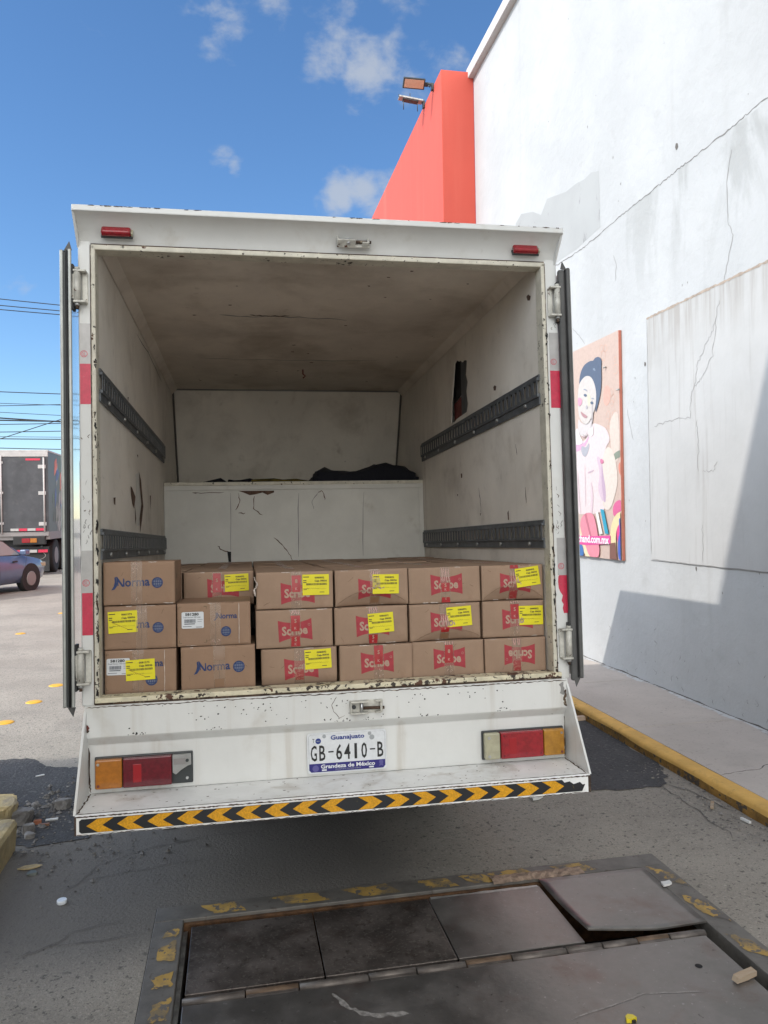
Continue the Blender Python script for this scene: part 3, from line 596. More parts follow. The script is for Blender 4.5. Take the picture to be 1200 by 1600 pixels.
b.face([(xL, ys_, zb + .006), (xL + .008, ys_, zb), (xR, ys_, zb), (xR + .012, ys_, zm), (xR, ys_, zt), (xL + .008, ys_, zt), (xL, ys_, zt - .006)], m_hk)
pt = .0965; wdt = .050
for k in range(9):
    x = xc_ - .072 - k * pt                       # arrows pointing left, tip at x - hh
    if x - .05 > xL - .02: b.face([(x - .036, ys_ - .0006, zm), (x, ys_ - .0006, zt - .001), (x + wdt, ys_ - .0006, zt - .001), (x + wdt - .036, ys_ - .0006, zm), (x + wdt, ys_ - .0006, zb + .001), (x, ys_ - .0006, zb + .001)], m_hy)
    x = xc_ + .072 + k * pt
    if x < xR - .03: b.face([(x + .036, ys_ - .0006, zm), (x, ys_ - .0006, zt - .001), (x - wdt, ys_ - .0006, zt - .001), (x - wdt + .036, ys_ - .0006, zm), (x - wdt, ys_ - .0006, zb + .001), (x, ys_ - .0006, zb + .001)], m_hy)
b.face([(.79, ys_ - .0011, zt + .001), (.80, ys_ - .0011, zt - .010), (.82, ys_ - .0011, zt - .007), (.835, ys_ - .0011, zt - .018), (.86, ys_ - .0011, zt - .012), (.87, ys_ - .0011, zt - .022), (.885, ys_ - .0011, zt - .02), (.885, ys_ - .0011, zt + .001)], m_step)
b.build('reflective_strip', obm, OFF)
# --- tail lights
def tail(x0, xa, xb, x1, z0, z1, amber_left, broken):
    b = MB(); b.box(x0 - .004, x1 + .004, -.012, .0, z0 - .004, z1 + .004, m_lampblk, .004); o = part(b, 'tail_light')
    am = (x0, xa) if amber_left else (xb, x1); cl = (xb, x1) if amber_left else (x0, xa)
    b = MB(); b.box(am[0] + .001, am[1] - .001, -.036, -.010, z0 + .001, z1 - .001, m_amber if broken else m_amber_d, .006)
    for z in (z0 + .014, z1 - .016): b.tube([(am[0] + .012 if amber_left else am[1] - .014, -.0365, z), (am[0] + .012 if amber_left else am[1] - .014, -.038, z)], .005, m_steel if z > (z0 + z1) / 2 else m_red, 8)
    b.build('amber_lens', o, OFF)
    b = MB(); b.box(xa + .002, xb - .002, -.037, -.010, z0 + .001, z1 - .001, m_redlens_d if broken else m_redlens, .004)
    xr = xa + (.036 if broken else .034); b.box(xr, xr + .030, -.0378, -.03, z0 + .018, z1 - .022, m_redglow, .002)
    for x in (xa + .014, xb - .014):
        for z in (z0 + .014, z1 - .014): b.tube([(x, -.037, z), (x, -.0385, z)], .0035, m_redlens_d, 8)
    b.build('red_lens', o, OFF)
    b = MB()
    if broken:
        b.box(cl[0] + .001, cl[1] - .001, -.014, -.010, z0 + .001, z1 - .001, m_lampblk)
        q = [(cl[0] + .001, z1 - .001), (cl[1] - .001, z1 - .001), (cl[1] - .001, z1 - .038), (cl[0] + .052, z1 - .042), (cl[0] + .030, z1 - .055), (cl[0] + .012, z1 - .070), (cl[0] + .001, z1 - .062)]
        b.prism(q, -.034, -.020, 1, m_lampgrey); b.box(cl[0] + .004, cl[1] - .02, -.0352, -.034, z1 - .035, z1 - .014, m_t2grey)
        b.tube([(cl[1] - .014, -.034, z1 - .022), (cl[1] - .014, -.037, z1 - .022)], .006, m_lampblk, 8); b.tube([(cl[1] - .016, -.012, z0 + .016), (cl[1] - .016, -.020, z0 + .016)], .005, m_alu, 8)
    else:
        b.box(cl[0] + .001, cl[1] - .001, -.036, -.010, z0 + .001, z1 - .001, m_clear, .006)
        for z in (z0 + .014, z1 - .018): b.tube([(cl[0] + .018, -.036, z), (cl[0] + .018, -.0385, z)], .006, m_lampgrey, 8)
    oc_ = b.build('clear_lens', o, OFF)
    if broken: oc_['label'] = 'broken grey lens with its lower corner missing'
tail(-.873, -.779, -.607, -.541, -.322, -.217, True, True)
tail(.557, .621, .797, .884, -.322, -.219, False, False)
# --- number plate
px, pz, pw, ph = .0278, -.2549, .300, .149
b = MB(); M = Matrix.Translation((px, -.008, pz))
def rr(w, h, r, n=5): return [(sx * (w / 2 - r) + r * math.cos(a), sz * (h / 2 - r) + r * math.sin(a)) for sx, sz, a0 in ((1, 1, 0), (-1, 1, 90), (-1, -1, 180), (1, -1, 270)) for a in [rad(a0 + 90 * i / n) for i in range(n + 1)]]
b.prism([(px + x, pz + z) for x, z in rr(pw, ph, .012)], -.010, -.004, 1, m_platew)
opl = part(b, 'license_plate'); b = MB()
yp = -.0108
P = lambda u, v, y=yp: (px - pw / 2 + u, y, pz + ph / 2 - v)      # u right, v down from the top left corner
b.face([P(.006, .1125), P(pw - .006, .1125), P(pw - .006, ph - .014), P(pw - .014, ph - .005), P(.014, ph - .005), P(.006, ph - .014)], m_plateb)
def ptext(s_, u, base, size, m, bold=.0, sx=1, al=.5, width=None, y=yp - .0006): b.text(s_, size, lambda a, c: P(u + a, base - c, y), m, bold, sx, al, width)
ptext('Guanajuato', .152, .0268, .0225, m_navy, .03, width=.128)
for ch, u, wd in (('G', .024, .023), ('B', .056, .023), ('6', .119, .023), ('4', .150, .024), ('1', .182, .010), ('0', .214, .022), ('B', .276, .023)): ptext(ch, u, .1015, .0800, m_ink, .014, width=wd)
for u in (.0885, .246): b.face([P(u - .010, .069, yp - .0006), P(u + .010, .069, yp - .0006), P(u + .010, .074, yp - .0006), P(u - .010, .074, yp - .0006)], m_ink)
ptext('Grandeza de México', .152, .1310, .0200, m_platew, .03, width=.205)
ptext('TRANSPORTE PRIVADO CARGA', .152, .1392, .0058, m_grayp, .0, width=.098)
ptext('T', .0235, .0350, .022, m_ink, 0, width=.008)
def disc(b, f, r, m, n=18): b.face([f(r * math.cos(2 * math.pi * k / n), r * math.sin(2 * math.pi * k / n)) for k in range(n)], m)
disc(b, lambda a, c: P(.0415 + a, .0295 - c, yp - .0006), .0105, m_navy); ptext('MEX', .0415, .0315, .006, m_grayp, .02, y=yp - .0012)
for u, v, r in ((.064, .013, .007), (.236, .0125, .007), (.2445, .027, .0095)): disc(b, lambda a, c: P(u + a, v - c, yp - .0006), r, m_grayp)
disc(b, lambda a, c: P(.030 + a, .130 - c, yp - .0006), .012, flat('plate violet', .09, .08, .26)); disc(b, lambda a, c: P(.278 + a, .122 - c, yp - .0006), .008, flat('plate violet', .09, .08, .26))
b.face([P(.272, .128, yp - .0006), P(.284, .128, yp - .0006), P(.286, .138, yp - .0006), P(.278, .133, yp - .0006), P(.270, .138, yp - .0006)], flat('plate violet', .09, .08, .26))
for u in (.062, .240): b.box(px - pw / 2 + u - .009, px - pw / 2 + u + .009, yp - .004, yp, pz + ph / 2 - .1395, pz + ph / 2 - .1345, m_platew, .001)
bx = rr(pw - .012, ph - .012, .009)
for i in range(len(bx)):
    q, w = bx[i], bx[(i + 1) % len(bx)]
    if q[1] > -.037 or w[1] > -.037: b.ribbon([(px + q[0], yp - .0004, pz + q[1]), (px + w[0], yp - .0004, pz + w[1])], (.0012, (0, 1, 0)), m_grayp, 0, 1, False)
b.build('plate_lettering', opl, OFF)
# --- reflective tapes on the posts
def tape(x0, x1, za, zm_, zb, ragged_=False, wear=None):
    b = MB(); y = -.0048
    b.face([(x0, y, zm_), (x1, y, zm_), (x1, y, za), (x0, y, za)], m_tape_sil)
    if ragged_: b.face([(x, y - .0004, z) for x, z in [(x0 + .002, zm_ - .004), (x0 + .006, zm_), (x1, zm_), (x1, zb), (x0 + .020, zb), (x0 + .016, zb + .02), (x0 + .020, zb + .035), (x0 + .012, zb + .05), (x0 + .018, zb + .07), (x0 + .008, zb + .085), (x0 + .002, zb + .10), (x0, zb + .125)]], m_tape_red)
    else: b.face([(x0, y, zb), (x1, y, zb), (x1, y, zm_), (x0, y, zm_)], m_tape_red)
    xm = (x0 + x1) / 2
    zc = zm_ + .036
    for r0, r1 in ((.0105, .0125), (.0065, .008)):
        n = 20
        for k in range(n):
            a, c = 2 * math.pi * k / n, 2 * math.pi * (k + 1) / n
            if r0 < .008 and not (.9 < k / n * 6.28 < 5.6): continue
            b.face([(xm - .004 + r * math.cos(t), y - .0006, zc + r * math.sin(t)) for r, t in ((r0, a), (r1, a), (r1, c), (r0, c))], m_tape_red)
    b.text('U', .009, lambda u, v: (xm - .004 + u, y - .0006, zc - .003 + v), m_tape_red, .02, 1, .5)
    return part(b, 'reflective_tape')
tape(-.9155, -.8785, 1.350, 1.202, 1.054); tape(-.9155, -.8785, .523, .371, .220)
tape(.886, .9265, 1.357, 1.202, 1.051); tape(.890, .9275, .527, .378, .227, True)
b = MB()      # old scuffs and glue left on the posts
for k in range(34):
    s = rnd.choice((-1, 1)); z = rnd.choice((rnd.gauss(.66, .06), rnd.gauss(.58, .03), rnd.gauss(.95, .07) if s < 0 else rnd.gauss(1.38, .02)))
    x = (-.897 if s < 0 else .905) + rnd.uniform(-.012, .012); l = rnd.uniform(.006, .022)
    b.ribbon([(x, -.0050, z), (x + rnd.uniform(-.006, .006), -.0050, z + l * .4), (x + rnd.uniform(-.008, .008), -.0050, z + l)], (rnd.uniform(.0015, .004), (0, 1, 0)), rnd.choice((m_crackl, m_crackl, m_hingeb, m_wood)), .001, 3)
for s, cl in ((-1, (.0, .05, .12, .2, .27, .33, .42, .5, .62, .75, .9, 1.02, 1.2)), (1, (.02, .1, .18, .24, .3, .36, .40, .45, .52, .6, .68, .8, 1.0, 1.1, 1.3))):
    for zc in cl:
        zc += rnd.uniform(-.03, .03)
        for k in range(rnd.randint(2, 8)):
            z = zc + rnd.gauss(0, .018); l = rnd.uniform(.004, .024) * (1.4 if .2 < zc < .6 else 1); x = (-.8615 if s < 0 else .8715) + rnd.uniform(-.0035, .0035)
            b.ribbon([(x, -.0132, z), (x + rnd.uniform(-.002, .002), -.0132, z + l)], (rnd.uniform(.0025, .007), (0, 1, 0)), m_black if rnd.random() < .7 else m_rust, .0012, 4)
b.build('paint_chips', orf, OFF)
# --- doors folded right back along the sides
def door(s, xe0, xe1, xfar):
    """s side; the hinge-side edge spans xe0..xe1 at the rear; the free end lies forward at xfar"""
    th = abs(xe1 - xe0); z0, z1 = -.028, 1.608
    ang = math.atan2(xfar - xe0, .86)
    M = Matrix.Translation((xe0, -.035, 0)) @ Matrix.Rotation(-ang, 4, 'Z')
    b = MB(); o_ = s
    # panel lies from u=0 (inner face, towards the truck) outwards
    U = lambda a, c: sorted((o_ * a, o_ * c))
    b.box(*U(.004, th - .006), .02, .84, z0 + .01, z1 - .01, m_door, .002, M)
    od = part(b, 'cargo_door')
    b = MB(); mm = m_alum if s < 0 else m_rubber
    if s < 0:
        b.box(*U(th - .012, th), 0, .035, z0, z1, m_alum, .004, M); b.box(*U(.0, .011), -.004, .035, z0, z1 + .004, m_alum, .003, M); b.box(*U(.011, th - .012), .010, .035, z0, z1, m_lampblk, 0, M)
        b.tube([M @ Vector((o_ * .016, .008, z0)), M @ Vector((o_ * .016, .008, z1))], .005, m_rubber_d, 8)
    else:
        b.box(*U(.0, .024), .004, .03, z0 - .01, z1, m_rubber, .006, M); b.box(*U(.024, .030), .012, .03, z0 - .01, z1, m_rubber_d, .002, M); b.box(*U(.030, th), -.004, .035, z0, z1 + .005, m_rubber, .005, M)
        b.box(*U(th - .004, th + .002), -.001, .06, z0, z1, m_alum, .002, M)
    for z_, q in ((z1, 1), (z0, -1)):
        a = .0 if s < 0 else .01
        b.face([M @ Vector((o_ * (a - .003), .0, z_)), M @ Vector((o_ * (a + .026), .006, z_ - q * .004)), M @ Vector((o_ * (a + .006), .004, z_ + q * .034))], m_rubber)
        b.face([M @ Vector((o_ * (a - .003), .003, z_)), M @ Vector((o_ * (a + .026), .009, z_ - q * .004)), M @ Vector((o_ * (a + .006), .007, z_ + q * .034))], m_rubber)
    b.build('door_seal', od, OFF)
    # hinges
    for zc in (1.478, .108):
        b = MB(); xb = s * .918; h = .105
        b.tube([(xb, -.026, zc - h / 2), (xb, -.026, zc + h / 2)], .0125, m_hinge, 12)
        for q in (-1, 1):
            b.box(*sorted((s * .886, xb + s * .012)), -.040, -.004, zc + q * (h / 2 + .004) - .004, zc + q * (h / 2 + .004) + .004, m_hinge, .002)
            b.tube([(xb, -.026, zc + q * (h / 2 + .008)), (xb, -.026, zc + q * (h / 2 + .018))], .010, m_hinge if q > 0 else m_steel, 6)
        b.tube([(xb, -.026, zc - h / 2 - .016), (xb, -.026, zc - h / 2 - .030)], .006, m_rust, 6)
        b.box(*sorted((s * .884, s * .904)), -.012, -.003, zc - h / 2 - .004, zc + h / 2 + .004, m_hinge, .002)
        b.box(*sorted((xb + s * .008, xe0 + s * .012)), -.030, -.020, zc - h / 2 + .006, zc + h / 2 - .006, m_hinge, .002)
        b.box(*sorted((xe0 - s * .006, xe0 + s * .004)), -.03, .012, zc - h / 2 - .03, zc + h / 2 + .03, m_rubber_d, .002)
        b.build('hinge', od, OFF)
    return od
door(-1, -.936, -.975, -1.085)
door(1, .924, .969, 1.03)
# --- underneath and front; hidden boxes and spare wheel added to darken the ground
b = MB(); 
for s in (-1, 1): b.box(s * .42 - .04, s * .42 + .04, .12, 5.0, -.44, -.30, m_chassis)
for y in (.3, 1.2, 2.2, 3.4): b.box(-.42, .42, y, y + .08, -.42, -.32, m_chassis)
b.box(-.85, .85, .12, 3.3, -.30, -.06, m_chassis)
b.tube([(-.75, 1.6, -.60), (.75, 1.6, -.60)], .06, m_chassis, 10); b.tube([(0, 1.6, -.60), (0, 4.0, -.5)], .04, m_chassis, 8)
b.box(.45, .84, .5, 1.15, -.60, -.31, m_chassis, .02); b.box(-.84, -.45, .45, 1.05, -.58, -.31, m_chassis, .02)
b.box(-.40, .40, 1.9, 2.3, -.75, -.44, m_chassis, .03); b.box(-.86, .86, 2.3, 2.34, -.78, -.30, m_chassis)
part(b, 'chassis')
b = MB(); b.tube([(.0, .62, -.60), (.0, .62, -.57), (.0, .62, -.44), (.0, .62, -.41)], [.27, .31, .31, .27], m_tire, 24); part(b, 'added_spare_wheel')
for y, zc in ((1.6, -.60), (4.35, -.488)):
    for s in (-1, 1):
        b = MB(); r = .335; zc_ = zc
        w = .20
        b.tube([(s * .70 - w / 2 + e, y, zc_) for e in (0, .02, w - .02, w)], [r - .03, r, r, r - .03], m_tire, 24)
        ow = part(b, 'wheel'); b = MB(); b.tube([(s * (.70 + w / 2 - .01), y, zc_), (s * (.70 + w / 2 + .004), y, zc_)], [.19, .17], m_alum, 18); b.build('rim', ow, OFF)
b = MB()
cabp = [(3.50, -.35), (3.50, .52), (3.62, .60), (4.15, .56), (4.62, .12), (5.30, .02), (5.36, -.12), (5.36, -.42), (4.75, -.42), (4.70, -.2), (4.35, -.1), (4.0, -.2), (3.95, -.42), (3.50, -.42)]
b.prism(cabp, -.80, .80, 0, m_white); oc = part(b, 'cab')
b = MB()
for s in (-1, 1): b.prism([(3.62, .16), (3.66, .50), (4.12, .48), (4.50, .14)], s * .801, s * .806, 0, m_glass)
b.prism([(4.16, .53), (4.60, .12), (4.61, .13), (4.17, .54)], -.70, .70, 0, m_glass)
b.build('cab_window', oc, OFF)


# ================================================================== cardboard boxes
def dispf(kind, hw, h, seed):
    """how far the front face is pushed in (+) or bulges out (-), by place on the face"""
    rnd = random.Random(seed); a, c, e = rnd.uniform(0, 6), rnd.uniform(0, 6), rnd.uniform(-.0015, .0015)
    def f(u, v):       # u -1..1, v 0..1
        edge = max(0, (1 - u * u)) * max(0, 4 * v * (1 - v))
        d = -.0025 * edge + edge * .0012 * math.sin(3 * u + a) * math.sin(4 * v + c) + e * u
        if kind == 'arc':
            za = .46 * (1 - u * u * .9) - .02
            if v < za: d += (za - v) * h * .55
        if kind == 'arc_low':
            za = .30 * (1 - ((u - .1) / 1.0) ** 2)
            if v < za: d += (za - v) * h * .55
        if kind == 'crush':
            if u > .45: d += (u - .45) * .018 + .004 * math.sin(v * 16 + u * 9) * (u - .45)
            if v < .25 and u > -.2: d += (.25 - v) * .02
        if kind == 'bottom':
            if v < .22: d += (.22 - v) * h * .35
            if u < -.85: d += (-.85 - u) * .05
        return d
    return f
def make_box(name, lx0, lx1, yf, z0, z1, depth, label, kind, group, norma, dent=''):
    rq = random.Random(label); lean = rq.uniform(-.009, .009); yaw_ = rq.uniform(-.012, .012); yf += rq.uniform(-.007, .006)
    hw = (lx1 - lx0) / 2; h = z1 - z0; xc = (lx0 + lx1) / 2
    o = thing(name, label, 'cardboard box', l2w(xc, yf, z0), (TPIT, lean, TYAW + yaw_), group)
    f = dispf(dent, hw, h, int(abs(lx0) * 1000 + z0 * 77))
    nx, nz_ = 20, 12; b = MB(); m = m_card if norma else m_card2
    r = .003
    us = [-1] + [-1 + r / hw] + [-1 + 2 * i / nx for i in range(1, nx)] + [1 - r / hw, 1]
    vv = [0, r / h] + [i / nz_ for i in range(1, nz_)] + [1 - r / h, 1]
    def fp(u, v, e=0): return (u * hw, f(u, v) + e + (r * .9 if (abs(u) == 1 or v in (0, 1)) else 0), v * h)
    V = [fp(u, v) for v in vv for u in us]; n = len(us)
    b.raw(V, [(j * n + i, j * n + i + 1, (j + 1) * n + i + 1, (j + 1) * n + i) for j in range(len(vv) - 1) for i in range(n - 1)], m, True)
    # the other five sides start from the rim of the front face
    rim = [fp(u, 0) for u in us] + [fp(1, v) for v in vv[1:]] + [fp(u, 1) for u in us[::-1][1:]] + [fp(-1, v) for v in vv[::-1][1:-1]]
    back = [(p[0], depth, p[2]) for p in rim]; k = len(rim)
    b.raw(rim + back, [(i, (i + 1) % k, k + (i + 1) % k, k + i) for i in range(k)], m)
    b.raw(back, [tuple(range(k))], m)
    if dent in ('arc', 'arc_low'):
        zf_ = (lambda u: .46 * (1 - u * u * .9) - .02) if dent == 'arc' else (lambda u: .30 * (1 - ((u - .1) / 1.0) ** 2))
        q_ = [(u, zf_(u)) for u in [-.96 + .12 * i for i in range(17)] if .02 < zf_(u) < .98]
        b.ribbon([(u * hw, f(u, v) - .0004, v * h) for u, v in q_], (.0022, (0, 1, 0)), m_crease, .0006, 3)
    rw = random.Random(label + 'w')
    for k in range(rw.randint(3, 6)):      # edges rubbed pale, small scuffs
        t = rw.choice((0.985, .985, .02)); u0 = rw.uniform(-.95, .7); l = rw.uniform(.05, .3)
        b.ribbon([(u * hw, f(u, t) - .0006, t * h) for u in (u0, u0 + l / 2, min(.97, u0 + l))], (rw.uniform(.0015, .0035), (0, 1, 0)), m_cardedge if rw.random() < .6 else m_crease, .0008, 4)
    for k in range(rw.randint(1, 4)):
        u0, v0 = rw.uniform(-.9, .8), rw.uniform(.08, .9); u1, v1 = min(.95, u0 + rw.uniform(.03, .2)), max(.04, min(.95, v0 + rw.uniform(-.15, .15)))
        b.ribbon([(u0 * hw, f(u0, v0) - .0004, v0 * h), ((u0 + u1) / 2 * hw, f((u0 + u1) / 2, (v0 + v1) / 2) - .0004, (v0 + v1) / 2 * h), (u1 * hw, f(u1, v1) - .0004, v1 * h)], (rw.uniform(.0012, .0025), (0, 1, 0)), m_crease, .001, 3)
    b.build('carton', o)
    o_f = (f, hw, h, xc, z0)
    return o, o_f
def P3(of, x, z, e):
    f, hw, h, xc, z0 = of; X, Z = x - xc, z - z0
    u, v = max(-1, min(1, X / hw)), max(0, min(1, Z / h)); return (X, f(u, v) - e, Z)
def quadgrid(b, of, x0, x1, z0, z1, e, m, nx=6, nz_=6, rot=0, edge=None):
    xm, zm = (x0 + x1) / 2, (z0 + z1) / 2; cr, sr = math.cos(rot), math.sin(rot)
    def P(i, j):
        a = x0 + (x1 - x0) * i / nx; c = z0 + (z1 - z0) * j / nz_
        if edge: a, c = edge(i / nx, j / nz_, a, c)
        a -= xm; c -= zm; return P3(of, xm + a * cr - c * sr, zm + a * sr + c * cr, e)
    b.raw([P(i, j) for j in range(nz_ + 1) for i in range(nx + 1)], [(j * (nx + 1) + i, j * (nx + 1) + i + 1, (j + 1) * (nx + 1) + i + 1, (j + 1) * (nx + 1) + i) for j in range(nz_) for i in range(nx)], m)
def scribe(o, of, cx_, cz_, rot=0.03, flip=False):
    b = MB(); w, h = .128, .083; sg = -1 if flip else 1
    def edge(s, t, a, c):
        q = (2 * s - 1); zz = (t - .5) * h * (.70 + .30 * q * q) * (1 + .0 * q); return (cx_ + sg * q * w / 2, cz_ + sg * zz)
    r_ = rot
    quadgrid(b, of, cx_ - w / 2, cx_ + w / 2, cz_ - h / 2, cz_ + h / 2, .0006, m_logored, 12, 6, r_, edge)
    cr, sr = math.cos(r_), math.sin(r_)
    def f(u, v):
        a, c = sg * u, sg * v; return P3(of, cx_ + a * cr - c * sr, cz_ + a * sr + c * cr, .0011)
    b.text('Scribe', .046, lambda u, v: f(u - .002, v - .016), m_logotxt, .035, 1, .5, width=.098)
    for k in range(12):
        t0, t1 = 2 * math.pi * k / 12, 2 * math.pi * (k + 1) / 12
        b.face([f(.054 + q * math.cos(t), .018 + q * math.sin(t)) for q, t in ((.0035, t0), (.0045, t0), (.0045, t1), (.0035, t1))], m_logotxt)
    return b.build('red_logo', o)
def norma(o, of, x0, x1, zb, gx, gz, gr, rot=0.0):
    """blue lettering from x0 to x1 with its base line at zb and a globe at gx, gz"""
    b = MB(); w = x1 - x0; s = w / .135; cr, sr = math.cos(rot), math.sin(rot)
    f = lambda u, v: P3(of, x0 + u * cr - v * sr, zb + u * sr + v * cr, .0007)
    F = lambda pts, m=m_logoblu: b.face([f(x * s, z * s) for x, z in pts], m)
    F([(.0, -.012), (.012, -.009), (.020, .002), (.021, .010), (.017, .036), (.012, .034), (.013, .018), (.009, .002)])            # the sail of the N
    F([(.018, .037), (.022, .036), (.041, .006), (.042, .030), (.046, .027), (.0465, .0), (.038, -.001), (.025, .018), (.026, .004), (.022, .003)])
    b.text('orma', .0445 * s, lambda u, v: f(.048 * s + u, v), m_logoblu, .022, 1, 0, width=.086 * s)
    n = 28; gl = lambda a, c: P3(of, gx + a, gz + c, .0007)
    bg_ = flat('globe pale', .13, .15, .22)
    b.face([P3(of, gx + gr * math.cos(2 * math.pi * k / n), gz + gr * math.sin(2 * math.pi * k / n), .0006) for k in range(n)], bg_)
    def ring(fx, a0, a1, st, wd):
        for k in range(st):
            t0, t1 = a0 + (a1 - a0) * k / st, a0 + (a1 - a0) * (k + 1) / st
            p, q = fx(t0), fx(t1); d = Vector((q[0] - p[0], q[1] - p[1])); 
            if d.length < 1e-9: continue
            d.normalize(); nx_, nz_ = -d.y * wd / 2, d.x * wd / 2
            b.face([P3(of, gx + A[0] + sg * nx_, gz + A[1] + sg * nz_, .0011) for A, sg in ((p, 1), (q, 1), (q, -1), (p, -1))], m_logoblu)
    ring(lambda t: (gr * .95 * math.cos(t), gr * .95 * math.sin(t)), 0, 2 * math.pi, 28, gr * .16)
    for k in (.0, .38, .72): ring(lambda t: (gr * k * math.cos(t), gr * .95 * math.sin(t)), 0, 2 * math.pi, 24, gr * .11)
    for z in (-.5, 0, .5): ring(lambda t: (t * gr * .95 * math.sqrt(1 - z * z), z * gr), -1, 1, 6, gr * .12)
    return b.build('blue_logo', o)
def yellow(o, of, x0, x1, z0, z1, rot, code):
    b = MB(); cxx, czz = (x0 + x1) / 2, (z0 + z1) / 2; w, h = x1 - x0, z1 - z0; cr, sr = math.cos(rot), math.sin(rot)
    e = .0042
    def f(u, v, k=0): a, c = (u - .5) * w, (v - .5) * h; X, Z = cxx + a * cr - c * sr, czz + a * sr + c * cr; return (X - of[3], -e - k, Z - of[4])
    b.face([f(0, 0), f(1, 0), f(1, 1), f(0, 1)], m_labely)
    R_ = lambda u0, u1, v0, v1, m=m_inkgrey: b.face([f(u0, v0, .0006), f(u1, v0, .0006), f(u1, v1, .0006), f(u0, v1, .0006)], m)
    T = lambda s_, u, v, sz, bold=.02, wd=None: b.text(s_, sz, lambda a, c: f(u + a / w, v + c / h, .0006), m_inkgrey, bold, 1, 0, width=wd * w if wd else None)
    T(code, .46, .80, .0095, .03, .36); T('Caja 00036', .46, .645, .0095, .035, .46)
    for v in (.86, .69, .60): R_(.03, .03 + .12 + .1 * (v > .8), v, v + .04)
    u = .14; rnd = random.Random(int(x0 * 999))
    while u < .93: q = rnd.uniform(.004, .016); R_(u, u + q, .475, .575); u += q + rnd.uniform(.004, .012)
    R_(.03, .24, .31, .325); R_(.04, .16, .255, .285); R_(.55, .90, .30, .306); R_(.64, .82, .12, .15)
    zig = [(.16 + .035 * i, .30 + (.04 if i % 2 else -.01)) for i in range(14)]
    for a, c in zip(zig[:-1], zig[1:]): b.face([f(a[0], a[1], .0006), f(c[0], c[1], .0006), f(c[0], c[1] + .010, .0006), f(a[0], a[1] + .010, .0006)], m_inkgrey)
    if code == '0081573': b.face([f(.10, .52, .0010), f(.11, .53, .0010), f(.66, .17, .0010), f(.65, .16, .0010)], flat('pen red', .25, .10, .02))
    return b.build('yellow_sticker', o)
def white(o, of, x0, x1, z0, z1, rot=0.0):
    b = MB(); cxx, czz = (x0 + x1) / 2, (z0 + z1) / 2; w, h = x1 - x0, z1 - z0; cr, sr = math.cos(rot), math.sin(rot)
    def f(u, v, k=0): a, c = (u - .5) * w, (v - .5) * h; return (cxx + a * cr - c * sr - of[3], -.0032 - k, czz + a * sr + c * cr - of[4])
    r = .05; b.face([f(r, 0), f(1 - r, 0), f(1, r), f(1, 1 - r), f(1 - r, 1), f(r, 1), f(0, 1 - r), f(0, r)], m_labelw)
    R_ = lambda u0, u1, v0, v1: b.face([f(u0, v0, .0005), f(u1, v0, .0005), f(u1, v1, .0005), f(u0, v1, .0005)], m_inkblue)
    b.text('581280', .0135, lambda a, c: f(.16 + a / w, .78 + c / h, .0005), m_ink, .04, 1, 0, width=.62 * w)
    b.text('Cuad Norma 100 hojas', .007, lambda a, c: f(.06 + a / w, .645 + c / h, .0005), m_inkblue, .01, 1, 0, width=.80 * w)
    u = .12; rnd = random.Random(3)
    while u < .62: q = rnd.uniform(.008, .022); R_(u, u + q, .34, .56); u += q + rnd.uniform(.006, .014)
    R_(.12, .6, .25, .30); R_(.05, .45, .11, .14); R_(.72, .95, .52, .54); R_(.72, .9, .40, .42); R_(.65, .92, .06, .09)
    return b.build('white_sticker', o)
def tape_strip(o, of, xm, segs, w=.040):
    """packing tape down the middle seam: (z0, z1, kind) pieces, heights on the truck"""
    b = MB(); f_, hw, h, xc, z0b = of
    b.ribbon([P3(of, xm, z0b + h * t, .0005) for t in (0.01, .25, .5, .75, .99)], (.0016, (0, 1, 0)), m_crack, .0004, 3, False)
    quadgrid(b, of, xm - w / 2, xm + w / 2, z0b, z0b + h, .0014, m_tapeclear, 3, 10)
    rnd = random.Random(int(xm * 1000 + z0b * 100))
    for a, c, kind in segs:
        if kind == 'r':       # red key-stone piece with pale letters
            up = rnd.choice((1, -1))
            def edge(s, t, x, z): k = 1 + .14 * up * (t - .5); return (xm + (s - .5) * w * .84 * k, z)
            quadgrid(b, of, xm - w * .42, xm + w * .42, a, c, .0020, m_tapered, 3, 4, 0, edge)
            hh = c - a
            if hh > .012:
                b.text('8' if rnd.random() < .5 else 'S', min(.020, hh * .55), lambda u, v: P3(of, xm + u, a + hh * .55 + v, .0026), m_logotxt, .02, 1, .5)
                if hh > .03: b.text('K', .014, lambda u, v: P3(of, xm + u, a + hh * .12 + v, .0026), m_tapepink, .01, 1, .5)
        if kind == 'p':       # pale pink scribbles
            for q in range(4):
                x = xm + (q - 1.5) * w * .22; pts = [(x + rnd.uniform(-.003, .003), a + (c - a) * t) for t in (0, .3, .6, 1)]
                b.ribbon([P3(of, X, Z, .0020) for X, Z in pts], (.0035, (0, 1, 0)), m_tapepink, .001, 2)
        if kind == 'w':       # short white scribbles
            for q in range(7):
                x, z = xm + rnd.uniform(-.4, .4) * w, rnd.uniform(a, c)
                b.ribbon([P3(of, x, z, .0021), P3(of, x + rnd.uniform(-.008, .008), z + rnd.uniform(.004, .012), .0021)], (.0015, (0, 1, 0)), m_tapepink if q % 2 else m_cardedge, .001, 2)
        if kind == 'd': quadgrid(b, of, xm - w * .42, xm + w * .42, a, c, .0018, mat('brown tape', (.22, .125, .07), .3, coat=.3), 3, 3)
        if kind == 'm': quadgrid(b, of, xm - w * .40, xm + w * .40, a, c, .0018, mat('dull red tape', (.28, .03, .03), .3, coat=.3, stain=(90, .5, .6, (.36, .16, .12), .7)), 3, 3)
    return b.build('packing_tape', o)
